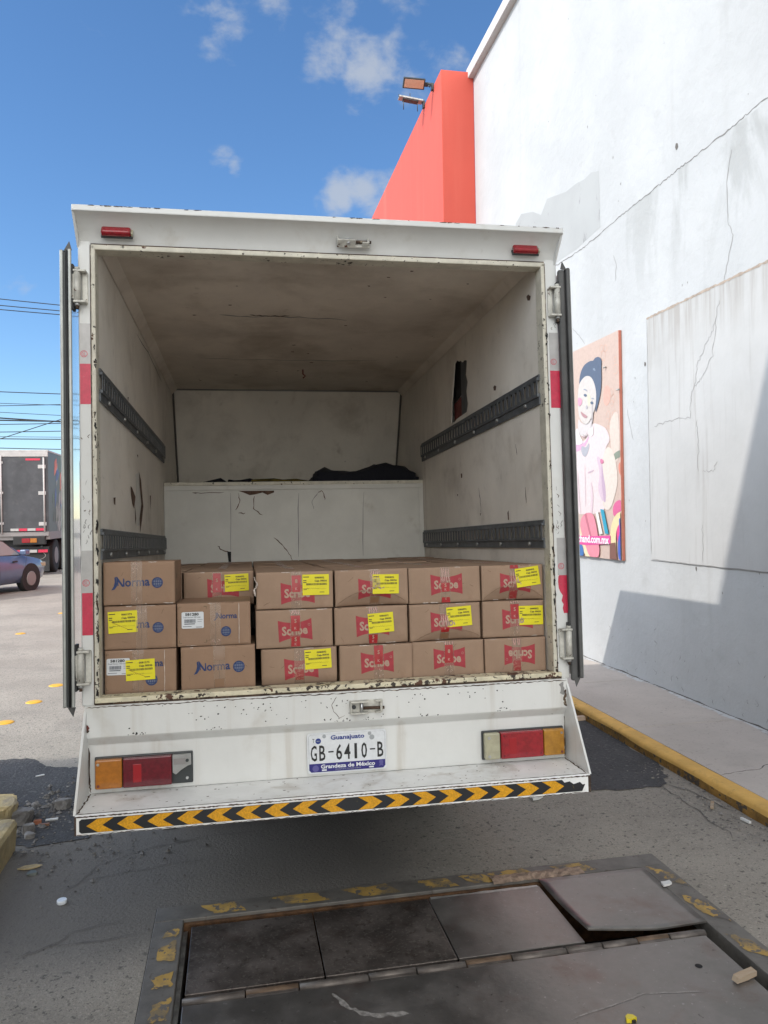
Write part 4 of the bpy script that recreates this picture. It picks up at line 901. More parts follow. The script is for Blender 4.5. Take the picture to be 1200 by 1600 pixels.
def brackets(o, of, x0, x1, z0, z1):
    b = MB(); L_, w = .010, .0016
    for x, z, dx, dz in ((x0, z0, 1, 1), (x1, z0, -1, 1), (x0, z1, 1, -1), (x1, z1, -1, -1)):
        for a, c in (((x, z), (x + dx * L_, z)), ((x, z), (x, z + dz * L_))): b.ribbon([P3(of, *a, .0007), P3(of, *c, .0007)], (w, (0, 1, 0)), m_inkgrey, 0, 1, False)
    return b.build('corner_marks', o)
def flap(o, of, x0):
    b = MB(); f_, hw, h, xc, z0b = of
    quadgrid(b, of, x0, xc + hw - .002, z0b + .006, z0b + h - .004, .0022, m_card, 3, 6)
    b.ribbon([P3(of, x0, z0b + .006, .0027), P3(of, x0, z0b + h * .5, .0027), P3(of, x0, z0b + h - .004, .0027)], (.0022, (0, 1, 0)), m_cardedge, .0006, 6, False)
    return b.build('side_flap', o)
m_crease = mat('cardboard crease', (.20, .125, .08), .9)
GN = 'cardboard boxes with blue lettering'; GS = 'cardboard boxes with red logos'
Y = .058; DN = .305; DS = .300
# ---- column 1 and 2, blue lettering
o, of = make_box('cardboard_box', -.853, -.598, Y, -.010, .152, DN, 'lower left corner brown box, white sticker half under a yellow one', 'n', GN, True)
tape_strip(o, of, -.735, [(.10, .15, 'w')]); norma(o, of, -.752, -.644, .089, -.687, .040, .021); flap(o, of, -.640); brackets(o, of, -.848, -.748, .008, .137); white(o, of, -.846, -.764, .062, .123); yellow(o, of, -.7785, -.6745, .0405, .1165, .035, '0081573')
o, of = make_box('cardboard_box', -.853, -.597, Y + .002, .155, .3155, DN, 'brown box mid leftmost stack, yellow sticker over its blue lettering', 'n', GN, True)
tape_strip(o, of, -.72, [(.28, .31, 'w')]); norma(o, of, -.822, -.690, .232, -.661, .232, .0195, .01); yellow(o, of, -.8385, -.7345, .2165, .2965, .04, '0081573')
o, of = make_box('cardboard_box', -.853, -.5985, Y - .003, .319, .4775, DN, 'top brown box of the leftmost stack, blue lettering, no sticker', 'n', GN, True)
tape_strip(o, of, -.735, [(.43, .47, 'w'), (.32, .36, 'w')]); norma(o, of, -.825, -.687, .386, -.661, .3985, .0195, .02)
b = MB(); b.text('NE', .03, lambda u, v: (.1285, .06 + u, .09 + v), m_inkgrey, .02); b.text('12', .03, lambda u, v: (.1285, .06 + u, .03 + v), m_inkgrey, .04); b.build('side_print', o)
o, of = make_box('cardboard_box', -.580, -.307, Y, -.010, .1525, DN, 'bottom row brown box, large blue lettering and globe, no sticker, second from left', 'n', GN, True)
tape_strip(o, of, -.440, [(.0, .03, 'd'), (.10, .15, 'd')], .042); norma(o, of, -.534, -.399, .062, -.368, .0725, .021, .02)
o, of = make_box('cardboard_box', -.592, -.322, Y - .002, .1545, .3155, DN, 'brown box with small blue lettering above a globe and a lone white sticker', 'n', GN, True)
tape_strip(o, of, -.452, [(.155, .175, 'w')]); norma(o, of, -.459, -.371, .255, -.4135, .2065, .0185); flap(o, of, -.365); brackets(o, of, -.585, -.485, .168, .303); white(o, of, -.5755, -.495, .222, .2835)
# ---- columns 3 to 6, red logos
def S(lx0, lx1, z0, z1, label, lx, lz, segs, tx=None, st=None, dent='', rot=.02, flip=False, y=Y, depth=DS):
    o, of = make_box('cardboard_box', lx0, lx1, y, z0, z1, depth, label, 's', GS, False, dent)
    scribe(o, of, lx, lz, rot, flip); tape_strip(o, of, tx if tx is not None else lx, segs)
    if st: yellow(o, of, *st)
    return o, of
R0, R1, R2 = (-.010, .130), (.1335, .278), (.2815, .4225)
o, of = S(-.592, -.306, .2815, .421, 'brown box set back behind the white sticker box, yellow sticker on red logo', -.432, .353, [(.335, .415, 'r')], -.457, (-.425, -.3265, .338, .4095, .03, '0080892'), y=.372, dent='')
S(-.284, .004, *R0, 'lowest brown box of the third stack, yellow sticker beside dull red tape', -.133, .053, [(.01, .05, 'm'), (.06, .12, 'w')], -.140, (-.1195, -.0175, .0485, .1225, .03, '0080892'), 'bottom', .03)
S(-.302, -.010, *R1, 'brown box mid third stack, two red tape pieces across its logo, no sticker', -.154, .199, [(.195, .255, 'r'), (.137, .175, 'r'), (.26, .275, 'p')], -.153, None, '', .05)
o, of = S(-.299, -.006, *R2, 'top brown box of the third stack with torn left edge and yellow sticker', -.142, .341, [(.345, .408, 'r'), (.285, .34, 'w'), (.409, .42, 'w')], -.147, (-.1235, -.0215, .3315, .4105, .0, '0080892'), '', .02)
b = MB(); zz = [.05, .07, .085, .10, .115, .125]; b.ribbon([(-.148 - .006 * math.sin(i * 1.7), -.004 - .006 * (i % 2), z) for i, z in enumerate(zz)], (.008, (.3, 1, 0)), m_cardedge, .002, 4); b.ribbon([(-.150, -.012, z) for z in zz[1:]], (.006, (1, .3, 0)), m_inkgrey, .002, 3); b.build('torn_edge', o)
S(.013, .300, *R0, 'lowest brown box of the fourth stack, one red tape piece over its logo', .160, .062, [(.055, .127, 'r'), (.0, .04, 'w')], .165, None, '', .02)
S(-.002, .287, *R1, 'brown box mid fourth stack with crushed right end and tilted yellow sticker', .1455, .205, [(.135, .170, 'r'), (.255, .277, 'p')], .147, (.1285, .2285, .1765, .2525, .05, '0080892'), 'crush', .02)
S(.003, .291, *R2, 'brown box on top of the fourth stack, dented below its yellow sticker', .158, .347, [(.29, .315, 'd'), (.385, .42, 'p')], .160, (.150, .254, .326, .4015, -.02, '0080892'), 'arc', .0)
S(.3015, .592, *R0, 'lowest brown box of the fifth stack, red tape over the logo middle', .451, .062, [(.045, .115, 'r'), (.115, .129, 'p'), (.0, .03, 'w')], .449, None, '', .01)
S(.295, .584, *R1, 'brown box mid fifth stack, tilted yellow sticker over half its logo', .444, .206, [(.165, .185, 'r'), (.19, .24, 'p'), (.137, .16, 'd')], .437, (.4455, .547, .186, .264, .05, '0080892'), 'arc_low', .01)
S(.2955, .586, *R2, 'top brown box of the fifth stack, whole red logo, no sticker', .448, .354, [(.325, .360, 'r'), (.2825, .303, 'r'), (.365, .42, 'p')], .443, None, '', .01)
S(.596, .852, *R0, 'brown box in the lower right corner with its red logo upside down', .7405, .0635, [(.0, .04, 'm'), (.10, .13, 'p')], .728, None, '', -.02, True)
S(.5935, .852, *R1, 'brown box mid rightmost stack, level yellow sticker beside red tape', .739, .205, [(.205, .265, 'r'), (.137, .19, 'w'), (.268, .277, 'p')], .727, (.7445, .8465, .180, .2565, .0, '0080892'), '', .01)
o, of = S(.5925, .851, *R2, 'top brown box of the rightmost stack, dented under a strongly tilted yellow sticker', .733, .350, [(.408, .4225, 'r'), (.335, .40, 'p'), (.285, .32, 'm')], .729, (.7345, .835, .336, .412, .12, '0080892'), 'arc', .0)
# ---- the rows behind, of which only the tops show
base = None
cols = [(-.853, -.597), (-.592, -.306), (-.299, -.007), (.0, .290), (.296, .585), (.594, .851)]
for r in range(1, 7):
    for c, (a, e) in enumerate(cols):
        if r == 1 and c == 1: continue
        rnd = random.Random(r * 10 + c)
        wd = e - a
        key = round(wd, 3)
        y = .372 + (r - 1) * .3075 + rnd.uniform(-.003, .004)
        if r == 6: y = min(y, 2.208 - .296)
        if base is None:
            base = MB(); base.box(-.5, .5, 0, .296, 0, .141, m_card2, .0025)
            me = base.build('carton'); base_me = me.data; bpy.data.objects.remove(me)
            bt = MB(); bt.raw([(-.020, -.0006, .09), (.020, -.0006, .09), (.020, -.0006, .1418), (-.020, -.0006, .1418), (-.020, .296, .1418), (.020, .296, .1418)], [(0, 1, 2, 3), (3, 2, 5, 4)], m_tapeclear)
            bt.raw([(-.017, .002, .1424), (.017, .002, .1424), (.019, .05, .1424), (-.019, .05, .1424)], [(0, 1, 2, 3)], m_tapered)
            me2 = bt.build('packing_tape'); bt_me = me2.data; bpy.data.objects.remove(me2)
        o = thing('cardboard_box', 'plain brown box in the rows behind the front stacks, only its top showing', 'cardboard box', l2w((a + e) / 2 + rnd.uniform(-.003, .003), y, .2815 + rnd.uniform(-.004, .002)), (TPIT, 0, TYAW + rnd.uniform(-.008, .008)), 'boxes in the rows behind')
        q = bpy.data.objects.new('carton', base_me); COL.objects.link(q); q.parent = o; q.scale = (wd - .004, 1, 1)
        q = bpy.data.objects.new('packing_tape', bt_me); COL.objects.link(q); q.parent = o

# ---- bundle and straps on the shelf over the bulkhead
bm = bmesh.new(); bmesh.ops.create_cube(bm, size=1); bmesh.ops.subdivide_edges(bm, edges=bm.edges[:], cuts=9, use_grid_fill=True)
for v in bm.verts:
    x, y, z = v.co; X = .115 + (x + .5) * .755
    top = .118 + .02 * math.sin(x * 9) + .018 * (x > .1) + .008 * math.sin(x * 31 + y * 17)
    e = (1 - max(0, abs(x) - .40) * 5.5); e *= (1 - max(0, abs(y) - .36) * 4)
    v.co = Vector((X, 2.55 + y * .40, .93 + (z + .5) * top * (.55 + .45 * max(0, e)) ))
    if z > .2: v.co.x -= .03 * (x / .5) ** 3
b = MB(); b.bm(bm, m_bag, smooth=True)
bo = b.build('cloth_bundle'); bo.location = TT; bo.rotation_euler = TR; tag(bo, 'dark navy rolled cloth bundle lying on the shelf above the bulkhead', 'bundle')
b = MB(); rnd = random.Random(4)
for k in range(7):
    x = -.62 + k * .07; b.tube([(x + .12 * t + .03 * math.sin(k + t * 3), 2.34 + .25 * math.sin(k * 1.3) ** 2 + .03 * t, .945 + .03 * abs(math.sin(k * 2 + t * 2))) for t in (0, .8, 1.6, 2.4, 3.0)], .014, m_strap if k % 2 else m_bag, 6)
bo = b.build('strap_pile'); bo.location = TT; bo.rotation_euler = TR; tag(bo, 'low tangle of dark and dull yellow straps on the shelf, left of the cloth bundle', 'strap')

# ================================================================== white building, orange wall, poster
bld = thing('white_building', 'tall white plastered building along the sidewalk with cracks and stains', 'building', (XW, 4, 0))
BO = (-XW, -4, 0)
b = MB(); b.box(XW, 16, -9, 10.625, 0, 7.83, m_bldg); b.build('wall', bld, BO)
b = MB(); b.box(XW - .085, XW + .35, -9, 10.70, 7.83, 7.985, m_coping, .008); b.build('coping', bld, BO)
b = MB(); b.box(XW - .010, XW + .02, 3.2, 6.03, 1.147, 3.218, m_panel, .004)
x_ = XW - .0112
b.ribbon([(XW - .0115, 6.03, 3.212), (XW - .0115, 5.2, 3.216), (XW - .0115, 4.4, 3.213), (XW - .0115, 3.3, 3.215)], (.022, (1, 0, 0)), mat('brown ledge shadow', (.33, .27, .22), .9, vary=(20, .2)), .003, 30, False)  # ledge shadow painted as a brown line along the panel's top edge
b.ribbon([(XW - .0115, 6.022, 3.2), (XW - .0115, 6.022, 2.2), (XW - .0115, 6.015, 1.2)], (.007, (1, 0, 0)), m_crackl, .003, 16)
b.ribbon([(XW - .0115, 6.0, 1.155), (XW - .0115, 5.4, 1.151), (XW - .0115, 4.5, 1.152), (XW - .0115, 3.3, 1.15)], (.007, (1, 0, 0)), m_crackl, .003, 16)
b.build('plaster_panel', bld, BO)
b = MB()
x_ = XW - .0016
b.ribbon([(x_, y, z) for y, z in [(9.4, 4.262), (8.6, 4.258), (7.939, 4.262), (7.648, 4.243), (7.265, 4.229), (6.915, 4.236), (6.493, 4.257), (6.161, 4.259), (5.817, 4.266), (5.581, 4.274), (5.397, 4.276), (5.191, 4.273), (4.875, 4.277), (4.674, 4.287), (4.3, 4.293), (2, 4.28)]], (.010, (1, 0, 0)), mat('joint line', (.19, .185, .175), .95), .008, 10)
for a in [[(7.511, 3.49), (7.306, 3.336), (7.222, 3.253)], [(4.865, 4.121), (4.913, 3.991), (4.932, 3.847), (4.923, 3.633), (4.867, 3.518), (4.947, 3.317), (4.98, 3.23)], [(6.40, 2.494), (6.36, 2.37), (6.30, 2.202)], [(6.6, 3.95), (6.55, 3.85), (6.57, 3.7)]]:
    b.ribbon([(x_, y, z) for y, z in a], (.007, (1, 0, 0)), m_crackl, .006, 5)
for a in [[(5.025, 3.10), (5.105, 2.897), (5.202, 2.805), (5.303, 2.69), (5.34, 2.539), (5.393, 2.449), (5.415, 2.293), (5.664, 2.303), (5.934, 2.282)], [(5.057, 2.98), (5.117, 2.711), (5.241, 2.581), (5.29, 2.551), (5.357, 2.523)], [(5.332, 2.263), (5.304, 2.103), (5.327, 1.87)], [(5.262, 1.866), (5.135, 1.859), (5.087, 1.932)], [(5.274, 1.459), (5.289, 1.166)]]:
    b.ribbon([(XW - .0116, y, z) for y, z in a], (.0055, (1, 0, 0)), m_crackl, .012, 8)
rnd = random.Random(31)
for y, z, r in [(5.545, 4.465, .028), (7.081, 5.377, .014), (6.443, 4.544, .012), (5.383, 1.115, .017), (6.08, 2.834, .02), (6.577, 4.843, .012)] + [(rnd.uniform(4.4, 10), rnd.uniform(.3, 7), rnd.uniform(.004, .009)) for _ in range(40)]:
    n = 7; b.face([(x_, y + r * rnd.uniform(.5, 1) * math.cos(2 * math.pi * k / n), z + r * rnd.uniform(.7, 1.4) * math.sin(2 * math.pi * k / n)) for k in range(n)], m_crack if r > .015 else m_crackl)
for k in range(46):        # scuffs low on the wall
    y, z = rnd.uniform(3.9, 6.9), KZ + abs(rnd.gauss(.02, .22)); l = rnd.uniform(.01, .05)
    b.ribbon([(x_, y, z), (x_, y + rnd.uniform(-.6, .6) * l, z + l * .5), (x_, y + rnd.uniform(-1, 1) * l, z + l)], (.004, (1, 0, 0)), rnd.choice((m_crack, m_crackl, m_crackl)), .004, 2)
b.ribbon([(x_, y, KZ + .004 + .003 * math.sin(y * 7)) for y in [i * .25 for i in range(4, 43)]], (.012, (1, 0, 0)), m_crack, .004, 4)
b.build('wall_crack', bld, BO)
b = MB(); pg = [(9.058, 5.173), (8.877, 5.193), (8.499, 5.08), (8.265, 4.974), (8.093, 5.072), (7.619, 4.938), (7.361, 4.928), (7.178, 4.909), (7.003, 4.894), (6.848, 4.84), (6.846, 4.285), (7.388, 4.267), (7.714, 4.277), (8.6, 4.277), (9.2, 4.277)]
b.face([(XW - .0012, y + random.uniform(-.02, .02), z + random.uniform(-.02, .02)) for y, z in pg], m_patchg)
b.build('repaint_patch', bld, BO)

ow = thing('orange_wall', 'bright orange painted wall standing out beyond the end of the white building', 'wall', (3.26, 14, 0))
b = MB(); b.box(3.02, XW, 10.628, 24, 0, 7.915, m_orange, .004); b.build('wall', ow, (-3.26, -14, 0))
# --- two lamps on top of it
lp = thing('floodlight', 'rectangular floodlight on a short dark arm at the top of the orange wall', 'lamp', (3.02, 11.05, 7.9))
LO = (-3.02, -11.05, -7.9)
M = Matrix.Translation((2.725, 11.05, 7.915)) @ Matrix.Rotation(rad(-42), 4, 'X')
b = MB(); b.box(-.165, .165, -.075, .075, -.002, .035, m_lampblk, .008, M); b.box(.165, .215, -.03, .03, .0, .03, m_lampblk, .006, M); b.build('lamp_head', lp, LO)
b = MB(); b.box(-.145, .145, -.058, .058, -.006, -.002, flat('lamp panel', .52, .30, .20), .002, M); b.build('lamp_panel', lp, LO)  # orange wall's reflection painted into the panel colour
b = MB(); b.tube([(2.92, 11.05, 7.93), (2.985, 11.05, 7.93), (3.005, 11.05, 7.90)], .022, m_lampblk, 8); b.box(2.985, 3.019, 11.02, 11.08, 7.84, 7.94, m_lampblk, .004); b.tube([(2.93, 11.0, 7.88), (2.955, 11.0, 7.86)], .012, m_lampblk, 8); b.build('lamp_arm', lp, LO)
lp = thing('floodlight', 'slim grey floodlight with thin spikes, below the other lamp on the orange wall', 'lamp', (3.02, 11.6, 7.97))
LO = (-3.02, -11.6, -7.97)
b = MB(); M = Matrix.Translation((2.80, 11.6, 7.975)) @ Matrix.Rotation(rad(6), 4, 'Y'); b.box(-.19, .19, -.06, .06, -.012, .016, m_steel, .005, M); b.box(-.12, .12, -.05, .05, -.03, -.012, m_lampblk, .004, M); b.build('lamp_head', lp, LO)
b = MB(); b.tube([(2.97, 11.6, 7.96), (3.03, 11.6, 7.95)], .02, m_lampblk, 8); b.box(2.99, 3.019, 11.57, 11.63, 7.86, 7.97, m_lampblk, .004); b.build('lamp_arm', lp, LO)
b = MB()
for x, z0, z1 in ((2.68, 7.97, 7.80), (2.90, 7.95, 7.79), (2.785, 8.06, 7.90), (2.61, 7.99, 8.03)): b.tube([(x, 11.57, z0), (x, 11.57, z1)], .006, m_lampblk, 6)
b.build('spike', lp, LO)

# --- poster
XP = 3.475
POSTER = {'face_edges': [(6.459, 3.218), (6.475, 1.119), (7.5, 3.207), (7.414, 1.109)], 'hair': [(7.296, 2.832), (7.273, 2.958), (7.179, 3.038), (7.031, 3.052), (6.973, 3.037), (6.935, 3.062), (6.852, 3.055), (6.798, 3.017), (6.81, 2.952), (6.808, 2.829), (6.826, 2.71), (6.903, 2.575), (6.949, 2.519), (6.935, 2.618), (6.956, 2.777), (7.027, 2.886), (7.123, 2.923), (7.239, 2.88)], 'face': [(7.316, 2.803), (7.287, 2.871), (7.158, 2.925), (7.026, 2.898), (6.945, 2.806), (6.915, 2.693), (6.947, 2.573), (7.036, 2.483), (7.135, 2.431), (7.241, 2.468), (7.312, 2.541), (7.332, 2.675)], 'neck': [(7.331, 2.527), (7.285, 2.473), (7.142, 2.427), (7.035, 2.488), (7.045, 2.413), (7.183, 2.293), (7.308, 2.345), (7.353, 2.432)], 'shirt': [(7.488, 2.297), (7.352, 2.456), (7.309, 2.321), (7.203, 2.262), (7.092, 2.371), (7.02, 2.442), (6.854, 2.399), (6.727, 2.347), (6.659, 2.235), (6.749, 2.183), (6.777, 2.124), (6.835, 2.021), (6.858, 1.869), (6.785, 1.637), (6.797, 1.584), (6.953, 1.546), (7.249, 1.539), (7.415, 1.547)], 'collarL': [(7.36, 2.449), (7.298, 2.336), (7.203, 2.254), (7.406, 2.248), (7.472, 2.312)], 'collarR': [(7.092, 2.371), (7.01, 2.441), (6.992, 2.29), (7.145, 2.353)], 'pinktrim': [(7.474, 2.246), (7.293, 2.279), (7.203, 2.246), (7.094, 2.331), (7.113, 2.278), (7.223, 2.2), (7.447, 2.177)], 'arm': [(6.775, 2.17), (6.655, 2.174), (6.567, 2.048), (6.529, 1.855), (6.578, 1.738), (6.676, 1.591), (6.771, 1.576), (6.85, 1.638), (6.856, 1.9), (6.835, 2.021)], 'armshade': [(6.834, 2.052), (6.816, 1.928), (6.764, 1.774), (6.776, 1.637), (6.832, 1.684), (6.858, 1.869)], 'shade2': [(6.964, 2.123), (6.834, 2.067), (6.858, 1.854), (6.796, 1.615), (6.944, 1.78), (6.872, 1.931)], 'hand': [(6.693, 2.403), (6.55, 2.505), (6.499, 2.439), (6.492, 2.058), (6.599, 2.006), (6.655, 2.159)], 'eyeL': [(7.202, 2.74), (7.155, 2.748), (7.103, 2.718), (7.153, 2.71)], 'eyeR': [(7.057, 2.643), (7.008, 2.652), (6.969, 2.623), (7.017, 2.614)], 'browL': [(7.206, 2.798), (7.146, 2.795), (7.087, 2.754), (7.146, 2.776)], 'browR': [(7.035, 2.683), (6.987, 2.682), (6.95, 2.659), (6.994, 2.667)], 'nose': [(7.134, 2.634), (7.1, 2.61), (7.108, 2.587), (7.154, 2.592)], 'lips': [(7.262, 2.587), (7.191, 2.55), (7.104, 2.515), (7.14, 2.496), (7.21, 2.52), (7.256, 2.559)], 'stamp': [(7.318, 2.738), (7.232, 2.709), (7.223, 2.659), (7.278, 2.638), (7.322, 2.649)], 'bagpink': [(7.321, 1.4), (7.294, 1.506), (7.177, 1.559), (7.02, 1.554), (6.957, 1.437), (6.927, 1.337), (6.886, 1.114), (7.107, 1.105), (7.191, 1.209)], 'bagcream': [(7.328, 1.4), (7.27, 1.466), (7.154, 1.243), (7.072, 1.104), (7.195, 1.103), (7.298, 1.237)], 'bagstripe': [(7.213, 1.539), (7.17, 1.555), (7.063, 1.325), (7.098, 1.324)], 'pen': [(6.868, 1.592), (6.797, 1.584), (6.71, 1.357), (6.78, 1.356)], 'pen2': [(6.969, 1.562), (6.918, 1.569), (6.828, 1.355), (6.894, 1.348)], 'cream2': [(6.685, 1.366), (6.634, 1.486), (6.54, 1.553), (6.459, 1.567), (6.454, 1.473), (6.56, 1.413), (6.579, 1.294), (6.556, 1.121), (6.693, 1.125)], 'magenta': [(6.562, 1.354), (6.544, 1.428), (6.46, 1.473), (6.453, 1.24), (6.535, 1.266)], 'magtop': [(6.645, 1.606), (6.581, 1.664), (6.467, 1.677), (6.459, 1.575), (6.54, 1.56), (6.633, 1.509)], 'brown': [(6.688, 1.268), (6.58, 1.279), (6.556, 1.118), (6.694, 1.117)], 'bluebot': [(6.512, 1.502), (6.461, 1.509), (6.443, 1.371), (6.446, 1.121), (6.535, 1.122), (6.534, 1.31), (6.487, 1.37)], 'blueL': [(7.444, 1.505), (7.39, 1.522), (7.367, 1.35), (7.423, 1.348)], 'blueL2': [(7.372, 1.226), (7.254, 1.239), (7.23, 1.114), (7.358, 1.107)], 'creamL': [(7.428, 1.233), (7.353, 1.235), (7.347, 1.109), (7.407, 1.108)], 'band': [(7.428, 1.332), (7.186, 1.319), (6.67, 1.343), (6.67, 1.264), (7.19, 1.233), (7.424, 1.236)], 'redthing': [(6.523, 2.009), (6.455, 2.019), (6.448, 1.88), (6.512, 1.913)], 'greenthing': [(6.665, 2.055), (6.595, 2.11), (6.451, 2.135), (6.447, 2.069), (6.552, 2.055), (6.614, 2.022)], 'ring': [(6.795, 2.659), (6.776, 2.733), (6.721, 2.766), (6.659, 2.729), (6.643, 2.651), (6.671, 2.581), (6.735, 2.559), (6.781, 2.596)]}
ps = thing('poster', 'peach poster board of a smiling woman with bun hair on the white wall', 'poster', (XW, 7.2, 1.117))
PO = (-XW, -7.2, -1.117)
b = MB(); b.box(XP, XW - .003, 6.482, 8.0, 1.117, 3.222, flat('poster peach', .46, .345, .29, .6)); b.box(XP - .0004, XW - .004, 6.476, 6.4825, 1.118, 3.221, flat('poster orange edge', .45, .15, .10, .6)); b.build('board', ps, PO)
b = MB(); lay = 0
def pf(key, r_, g_, b_):
    global lay
    lay += 1; mm = flat('print ' + key, r_, g_, b_, .6)
    pl = [Vector(q) for q in POSTER[key]]
    if key not in ('band', 'bagstripe', 'pen', 'pen2', 'brown'):
        for _ in range(2): pl = [q for a, c in zip(pl, pl[1:] + pl[:1]) for q in (a.lerp(c, .25), a.lerp(c, .75))]
    b.face([(XP - .0009 - .00035 * lay, max(6.484, y), max(1.121, z)) for y, z in pl], mm)
pf('ring', .52, .31, .25)
pf('hand', .54, .45, .39); pf('magtop', .52, .10, .22); pf('redthing', .54, .20, .14); pf('greenthing', .19, .22, .17)
pf('neck', .50, .46, .45); pf('shirt', .57, .48, .475); pf('arm', .56, .49, .43); pf('armshade', .40, .29, .37); pf('shade2', .50, .385, .445); pf('pinktrim', .52, .31, .43)
def extra(key, pts, *c): POSTER[key] = pts; pf(key, *c)
Y0, Y1 = 7.30, 6.70
extra('neck shade', [(7.27, 2.245), (7.17, 2.20), (7.10, 2.26), (7.09, 2.20), (7.18, 2.10), (7.28, 2.16)], .33, .33, .36)
extra('fold one', [(7.20, 2.08), (7.19, 1.9), (7.19, 1.62), (7.205, 1.62), (7.21, 1.9)], .50, .40, .42)
extra('fold two', [(7.36, 2.02), (7.34, 1.75), (7.30, 1.55), (7.33, 1.55), (7.38, 1.8)], .53, .42, .44)
extra('pocket', [(7.14, 1.96), (7.00, 1.98), (7.0, 1.965), (7.14, 1.945)], .46, .35, .40)
extra('fold three', [(7.08, 1.9), (7.02, 1.75), (7.05, 1.55), (7.10, 1.52), (7.06, 1.75)], .54, .42, .45)
extra('sleeve', [(6.87, 2.08), (6.80, 2.06), (6.79, 2.03), (6.86, 2.02)], .50, .16, .26)
pf('collarL', .60, .565, .57); pf('collarR', .60, .565, .57)
pf('hair', .075, .10, .15); pf('face', .49, .45, .42)
extra('bun light', [(6.99, 2.96), (6.95, 2.97), (6.92, 2.93), (6.96, 2.94)], .17, .21, .27)
extra('face yellow', [(7.12, 2.75), (7.04, 2.72), (7.04, 2.62), (7.10, 2.60)], .51, .475, .37)
extra('face side', [(7.01, 2.70), (6.985, 2.58), (7.00, 2.46), (7.06, 2.36), (7.03, 2.46), (7.02, 2.58)], .36, .325, .32)
extra('jaw', [(7.25, 2.36), (7.17, 2.30), (7.09, 2.34), (7.16, 2.32)], .36, .33, .32)
pf('eyeL', .09, .12, .17); pf('eyeR', .09, .12, .17); pf('browL', .26, .28, .32); pf('browR', .26, .28, .32); pf('nose', .36, .34, .36); pf('lips', .36, .20, .21); pf('stamp', .56, .27, .36)
pf('cream2', .62, .50, .28); pf('magenta', .58, .05, .20); pf('bagcream', .62, .52, .33); pf('bagpink', .58, .20, .25); pf('bagstripe', .40, .12, .16); pf('pen2', .60, .58, .54); pf('pen', .02, .25, .36); pf('brown', .16, .07, .05)
pf('bluebot', .05, .10, .38); pf('blueL', .06, .16, .42); pf('blueL2', .04, .13, .32); pf('creamL', .60, .48, .28); pf('band', .56, .06, .24)
rnd = random.Random(12); lay += 1
for k in range(26):        # faint doodles on the background
    y, z = rnd.uniform(6.53, 6.95), rnd.uniform(2.15, 3.15); r = rnd.uniform(.02, .05); n = 10
    if 6.72 < y < 7.3 and z < 2.95: continue
    b.ribbon([(XP - .0012, y + r * math.cos(2 * math.pi * i / n), z + r * math.sin(2 * math.pi * i / n) * rnd.uniform(.8, 1.2)) for i in range(n)], (.006, (1, 0, 0)), flat('print doodle', .55, .33, .25), .004, 2)
b.ribbon([(XP - .0009 - .00035 * lay, y, z) for y, z in [(7.24, 2.33), (7.17, 2.31), (7.10, 2.36)]], (.010, (1, 0, 0)), flat('print lips', .48, .26, .27), .0, 3)
b.text('rchand.com.mx', .105, lambda u, v: (XP - .0012 - .00035 * (lay + 1), 7.40 - u, 1.262 + v), flat('print white', .66, .66, .66), .03, 1, 0, width=.70)
b.build('print', ps, PO)
b = MB(); 
for y, z in ((6.47, 2.68), (6.72, 2.93)): b.tube([(XP - .004, y, z), (XP - .03, y + .01, z - .004)], .008, m_steel, 8)
b.build('screw', ps, PO)

# --- the loading canopy overhead and behind, whose edge throws the shade
cn = thing('loading_canopy', 'white flat canopy slab over the loading bay, fixed to the white building', 'canopy', (-2.5, 0, 7.5))
CYE = 2.72; CO = (2.5, 0, -7.5)
b = MB(); b.box(-13.5, XW - .004, -1.4, CYE, 7.5, 7.70, m_canopy, .01); b.build('slab', cn, CO)
b = MB()
for x in (-13.0, -7.5): b.box(x - .12, x + .12, -1.2, -.96, 0, 7.5, m_canopy, .01)
b.build('column', cn, CO)

pr = thing('concrete_blocker', 'plain grey concrete pier added unseen left of the bay to shut out light', 'blocker', (-2.1, 1, 0))  # added out of view to hold back ambient light from the left
b = MB(); b.box(-2.7, -1.55, -1.0, 3.0, 0, 2.8, m_pole, .03); b.build('blocker_body', pr, (2.1, -1, 0))

# ================================================================== dock leveller set in the ground
dl = thing('dock_leveller', 'steel dock leveller in the ground with worn yellow frame stripes and one bent plate', 'dock leveller', (.77, 1.7, 0))
DO = (-.77, -1.7, 0)
fx0, fx1, fy1, fy0 = -.334, 1.864, 3.256, .152
ix0, ix1, iy1 = -.222, 1.757, 3.145
b = MB(); zf = .004
b.box(fx0, fx1, iy1, fy1, -.06, zf, m_frame, .003); b.box(fx0, ix0, fy0, iy1 - .001, -.06, zf - .0005, m_frame, .003); b.box(ix1, fx1, fy0, iy1 - .001, -.06, zf - .0005, m_frame, .003)
b.build('steel_frame', dl, DO)
b = MB(); rnd = random.Random(6)
def ystripe(pts, sub=5, j=.007): b.face([(x, y, zf + .0012) for x, y in ragged(pts, j, sub, rnd.randint(0, 999))], m_framey)
for x, w in ((-.10, .13), (.20, .17), (.50, .17), (.80, .12), (.98, .10), (1.13, .16), (1.42, .14)):
    ystripe([(x, iy1 + .016), (x + w * .95, iy1 + .016), (x + w * .62, fy1 - .012), (x - w * .45, fy1 - .02)])
for y, h in ((3.02, .06), (2.86, .14), (2.70, .09), (2.52, .13), (2.2, .14), (1.9, .1)):
    ystripe([(ix0 - .015, y), (ix0 - .012, y + h), (ix0 - .055 - rnd.uniform(0, .03), y + h * .7), (ix0 - .075, y + h * .05)])
for y, h in ((2.97, .17), (2.68, .22), (2.42, .17), (2.1, .16), (1.8, .16)):
    ystripe([(fx1 - .012, y - .03), (fx1 - .02, y + h * .55), (ix1 + .012, y + h), (ix1 + .02, y + h * .25)])
b.build('hazard_stripe', dl, DO)
b = MB(); z0 = -.30
